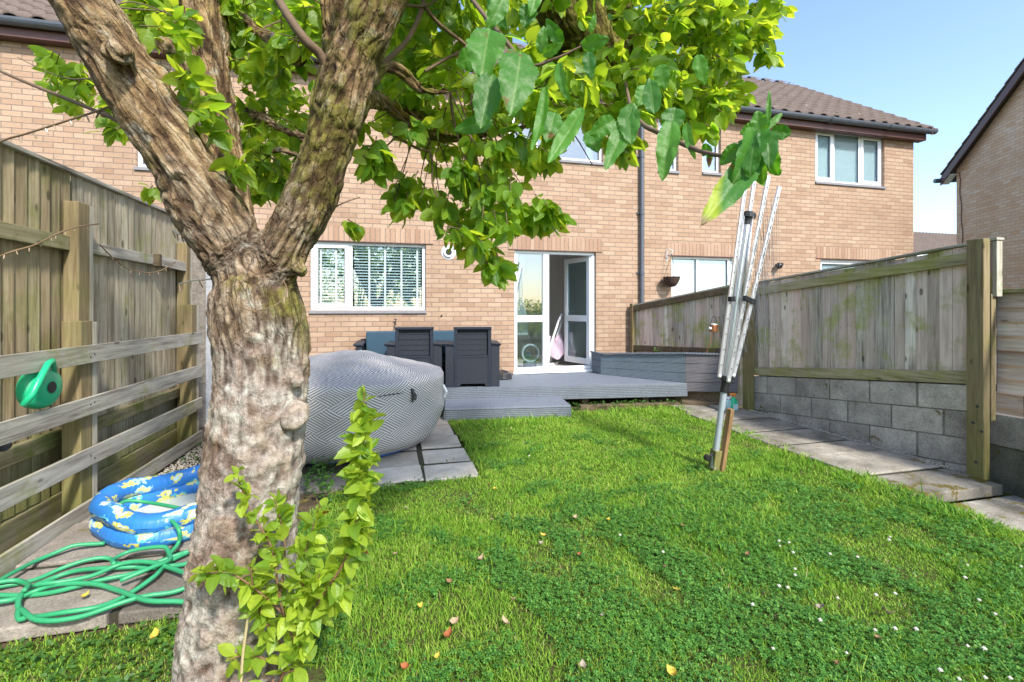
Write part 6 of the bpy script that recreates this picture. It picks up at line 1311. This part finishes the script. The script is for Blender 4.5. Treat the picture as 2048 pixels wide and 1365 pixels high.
def grass_mat():
    m, t, b = mat('grass'); r_ = isl(t); co_ = wpos(t); n1 = noi(t, co_, 1.4, 4, .6); n2 = noi(t, co_, 6, 4, .6)
    f = M_(t, 'ADD', M_(t, 'MULTIPLY', r_, .5), M_(t, 'ADD', M_(t, 'MULTIPLY', n1, .8), M_(t, 'SUBTRACT', M_(t, 'MULTIPLY', n2, .6), .45)), clamp=True)
    c = ramp(t, f, [(0, (.075, .20, .022)), (.32, (.16, .36, .03)), (.62, (.29, .48, .05)), (1, (.48, .56, .13))])
    st_ = nd(t, 'MapRange', {0: r_, 1: .955, 2: .965}).outputs[0]; c = mix(t, M_(t, 'MULTIPLY', st_, .8), c, (.42, .36, .18)); setc(t, b, c, .6, .25)
    tr = nd(t, 'BsdfTranslucent', {0: c}); mx = nd(t, 'MixShader', {0: .4, 1: b.outputs[0], 2: tr.outputs[0]}); t.links.new(mx.outputs[0], t.nodes['Material Output'].inputs[0]); return m
MT['grass'] = grass_mat()
tag(bigmesh('grass', V.reshape(-1, 3), F, MT['grass'], smooth=False), 'short bright green lawn grass, uneven and patchy', 'grass', kind='stuff')
# clover
n = 170000; X, Y, k = scatter(n, -.6, 4.3, .7, 4.9); D_ = np.hypot(X, Y); cv_ = clover(X, Y); vis = (X/np.maximum(Y, .01) < 2.3)
k &= (cv_ > .38+rng.normal(0, .13, n)) & vis & (rng.random(n) < np.clip((2.6/np.maximum(D_, .8))**1.2, .3, 1)); X, Y, D_ = X[k], Y[k], D_[k]; n = len(X)
T3 = []; F3 = []
for q in range(3):
    a = q*2*math.pi/3; ca, sa = math.cos(a), math.sin(a); pts = [(0, .05, 0), (-.42, .55, .10), (-.30, .95, .05), (0, .86, -.02), (.30, .95, .05), (.42, .55, .10)]
    b0 = len(T3); T3 += [(x*ca-y*sa, x*sa+y*ca, z) for x, y, z in pts]; F3 += [(b0, b0+3, b0+2, b0+1), (b0, b0+5, b0+4, b0+3)]
T3 = np.array(T3); F3 = np.array(F3); sz = rng.uniform(.006, .0105, n)*(1+.10*D_); an = rng.uniform(0, 6.28, n); zz = rng.uniform(.012, .038, n); tl = rng.normal(0, .28, (n, 2))
x = T3[None, :, 0]*np.cos(an)[:, None]-T3[None, :, 1]*np.sin(an)[:, None]; y = T3[None, :, 0]*np.sin(an)[:, None]+T3[None, :, 1]*np.cos(an)[:, None]
z = T3[None, :, 2]+x*tl[:, :1]+y*tl[:, 1:]; V = np.stack([X[:, None]+x*sz[:, None], Y[:, None]+y*sz[:, None], zz[:, None]+z*sz[:, None]], -1); F = (F3[None]+np.arange(n)[:, None, None]*len(T3)).reshape(-1, 4)
def clover_mat():
    m, t, b = mat('clover'); r_ = isl(t); c = ramp(t, r_, [(0, (.04, .15, .025)), (.6, (.08, .24, .035)), (1, (.17, .36, .06))]); setc(t, b, c, .5, .35)
    tr = nd(t, 'BsdfTranslucent', {0: c}); mx = nd(t, 'MixShader', {0: .3, 1: b.outputs[0], 2: tr.outputs[0]}); t.links.new(mx.outputs[0], t.nodes['Material Output'].inputs[0]); return m
MT['clover'] = clover_mat()
tag(bigmesh('clover', V.reshape(-1, 3), F, MT['clover'], smooth=False), 'dark green clover patches in the right half of the lawn', 'clover', kind='stuff')
# clover flowers and fallen leaves
MT['wf'] = simple('clover_white', (.55, .54, .46), .8, .15, 200); cf = None
FL = [(1578,1085),(1586,1105),(1558,1082),(1560,1092),(1660,1108),(1715,1114),(1780,1074),(1935,1130),(1930,1155),(1590,1150),(1575,1175),(1752,1190),(1790,1187),(1558,1172),(1675,1196),(1505,1209),(1750,1260),(1790,1257),(1832,1258),(1693,1306),(1546,1297),(1935,1292),(1968,1297),(1990,1228),(1958,1200),(2042,1133),(2020,1356),(1970,1355),(1918,1358),(1590,1138),(1240,1070),(1058,912),(1326,1104),(1778,1080),(1880,1340),(1640,1240)]
for i, (u, v) in enumerate(FL):
    p = onZ(u, v, .045)
    if cf is None:
        m = MB(); m.sphere((0, 0, 0), .0062, (1, 1, .85), 9, 6)
        for a in np.linspace(0, 5.6, 9): m.tube([(0, 0, 0), ((.0078*math.cos(a)), .0078*math.sin(a), .004*math.sin(a*3))], [.0022, .0013], 4)
        cf = m.build('clover_flower', MT['wf'], smooth=True); MB().tube([(0, 0, -.045), (0, 0, -.005)], .0012, 4).build('stalk', MT['grass'], cf, world=True); o = cf
    else:
        o = cf.copy(); COL.objects.link(o)
        for ch in list(cf.children): c_ = ch.copy(); COL.objects.link(c_); c_.parent = o
    o.location = p; s_ = random.uniform(.8, 1.25); o.scale = (s_, s_, s_); tag(o, 'small white clover flower head standing in the lawn', 'flower', 'white clover flowers')
DLm = {}
for nm_, c in (('brown', (.20, .11, .055)), ('tan', (.34, .25, .16)), ('yellow', (.48, .36, .05)), ('russet', (.28, .09, .03)), ('grey', (.27, .23, .18))): DLm[nm_] = simple(nm_+'_dead_leaf', c, .8, .35, 60, .4)
def curled(name, m, s=1):
    V = []; F = []; nx, ny = 5, 8
    for j in range(ny+1):
        y = j/ny; w_ = max(.03, math.sin(math.pi*y)**.7*.36)
        for i in range(nx):
            x = -1+2*i/(nx-1); V.append((x*w_*.055*s, (y-.5)*.055*s, s*(.012*abs(x)**1.5+.016*(y-.5)**2*4+.004*math.sin(y*9+x*3)+.002)))
    for j in range(ny):
        for i in range(nx-1): q = j*nx+i; F.append((q, q+1, q+nx+1, q+nx))
    return bigmesh(name, V, F, m)
FLV = [(963,1120,'tan'),(1160,1110,'russet'),(1328,1135,'brown'),(1008,1247,'tan'),(908,1246,'tan'),(1027,1200,'tan'),(897,1273,'russet'),(1205,1233,'grey'),(810,1335,'russet'),(1345,1348,'yellow'),(838,1215,'yellow'),(1087,1073,'yellow'),(1165,1335,'grey'),(938,1008,'brown'),(978,970,'brown'),(990,980,'yellow'),(1353,1182,'yellow'),(1640,1218,'grey'),(1775,1228,'tan'),(1755,1278,'brown'),(1150,1037,'tan'),(983,1040,'tan'),(790,1110,'tan'),(898,1165,'brown'),(1080,1088,'grey'),(875,1315,'yellow'),(1216,1042,'yellow'),(1365,1053,'brown'),(812,1018,'grey'),(1495,1110,'brown'),(1672,1330,'brown'),(170,1194,'yellow'),(312,1273,'yellow')]
protos = {}
seen = {}
for i, (u, v, c) in enumerate(FLV):
    p = onZ(u, v, .075 if u < 200 else .035)
    if c not in protos: protos[c] = curled('fallen_leaf', DLm[c]); o = protos[c]
    else: o = protos[c].copy(); COL.objects.link(o)
    o.location = p; o.rotation_euler = (random.uniform(-.4, .4), random.uniform(-.4, .4), random.uniform(0, 6.3)); s_ = random.uniform(.45, .9); o.scale = (s_, s_, s_)
    if u < 200: tag(o, 'yellow fallen leaf lying on the front grey slab inside the hose loop', 'leaf', 'fallen leaves')
    elif u < 320: tag(o, 'orange yellow leaf in the weeds in front of the grey slabs', 'leaf', 'fallen leaves')
    elif v > 1340 and c == 'yellow': tag(o, 'large yellow and white fallen leaf at the bottom edge of the lawn', 'leaf', 'fallen leaves')
    else:
        rk = sorted([q_[1] for q_ in FLV if q_[2] == c and q_[0] > 320 and not (q_[1] > 1340 and c == 'yellow')], reverse=True).index(v); od = ['nearest the camera', 'second from the camera', 'third from the camera', 'fourth from the camera', 'fifth from the camera', 'sixth from the camera', 'seventh from the camera', 'eighth from the camera'][min(rk, 7)]
        tag(o, f'curled {c} fallen leaf on the lawn, {od} of the {c} ones', 'leaf', 'fallen leaves')
# weeds
def weeds(name, spots, label, sz=(.012, .028), per=10, h=.06, m='sprig2'):
    P = []; A = []; N = []; S = []
    for x, y, z in spots:
        for k in range(per):
            f = rng.random(); P.append((x+rng.normal(0, .02), y+rng.normal(0, .02), z+f*h)); d = rng.normal(size=3); d[2] = abs(d[2])*.4+.1; A.append(d); N.append((rng.normal()*.4, rng.normal()*.4, 1)); S.append(rng.uniform(*sz))
    return tag(make_leaves(name, P, A, N, S, MT[m], None, nl=3, curl=.4, wid=1.25), label, 'weeds', kind='stuff')
MT['sprig2'] = leaf_mat('weed_leaf', (.03, .11, .015), (.08, .20, .03), (.10, .26, .02), (.2, .36, .05), 0, .5, .35)
sp = [(rng.uniform(-1.9, -.75), rng.uniform(1.75, 2.38), 0) for k in range(170)]+[(rng.uniform(-.70, -.2), rng.uniform(1.95, 2.5), 0) for k in range(30)]
weeds('weeds', sp, 'low leafy weeds between the grey slabs and the bottom left corner', (.012, .03), 12, .05)
sp = [tuple(onZ(u, v, 0)) for u, v in ((640, 955), (655, 940), (625, 965), (650, 985), (640, 1000), (668, 950), (612, 990), (632, 925), (660, 1010), (690, 1000), (645, 970))]*3
weeds('weed_clump', sp, 'leafy weed clump growing at the foot of the hot tub', (.02, .04), 12, .16)
sp = [(x, FD(x)-.06+rng.normal(0, .05), -.01) for x in rng.uniform(2.2, 4.0, 130)]; weeds('edge_weeds', sp, 'mixed weeds and moss along the shaded foot of the decking', (.012, .03), 9, .10)
sp = [(rng.uniform(-1.9, -1.1), rng.uniform(4.0, 5.6), 0) for k in range(26)]; weeds('gravel_weeds', sp, 'small weeds growing through the pale gravel', (.015, .035), 8, .05)
sp = [(rng.uniform(3.75, 4.6), y+rng.normal(0, .008), .0) for y in (3.07, 3.6, 3.96, 4.46, 5.0) for k in range(5)]; weeds('path_weeds', sp, 'tiny moss and weeds in the joints of the right path', (.006, .014), 7, .012)
sp = [(x, 3.84+rng.normal(0, .015), 0) for x in rng.uniform(-.3, .7, 16)]+[(.72+rng.normal(0, .02), y, 0) for y in rng.uniform(3.8, 6, 20)]+[(.23, y, .0) for y in (3.9, 4.2, 4.25, 4.3)]+[(x, 4.245, 0) for x in (.3, .4, .45, .5)]; weeds('slab_weeds', sp, 'tiny weeds in the joints and edges of the pale slabs', (.008, .02), 7, .03)
q = onZ(1337, 700, .68); weeds('planter_weed', [(3.95, 6.55, .70)]*3, 'small green weed growing in the raised planter', (.02, .04), 12, .08)
# ------------------------------------------------------------------ shrubs behind the camera, mirrored in the panes
for i, (x, y, r_, h_) in enumerate(((-1.6, -6.5, 2.9, 5.2), (4.2, -7.6, 1.1, 2.0), (6.6, -7.4, 1.2, 1.8), (10.5, -8.5, 1.4, 1.9))):
    sh = thing('garden_shrub', ['tall bushy shrub mirrored in the ground floor window', 'rounded shrub mirrored in the left glass of the patio door', 'low shrub mirrored in the patio glass beside the rounded one', 'low shrub mirrored in the neighbouring windows'][i], 'shrub', (x, y, 0))
    P = []; A = []; N = []; S = []
    for k in range(5000 if i == 0 else 1500):
        d = rng.normal(size=3); d /= np.linalg.norm(d); rr = r_*rng.uniform(.6, 1.05)*(1+.18*mnoise.noise(Vector(d*2.5+i))); P.append((x+d[0]*rr, y+d[1]*rr*.8, max(.1, h_*.55+d[2]*h_*.5*rr/r_))); A.append(rng.normal(size=3)); N.append(rng.normal(size=3)+np.array([0, 0, 1])); S.append(rng.uniform(.08, .16))
    make_leaves('foliage', P, A, N, S, MT['leaf'], sh, nl=2)
    m = MB()
    for a in range(5): m.tube([(x, y, -.05), (x+.3*math.cos(a*1.3), y+.3*math.sin(a*1.3), h_*.4), (x+.6*math.cos(a*1.3), y+.5*math.sin(a*1.3), h_*.75)], [.05, .035, .015], 6)
    m.build('stem', MT['bark'], sh)
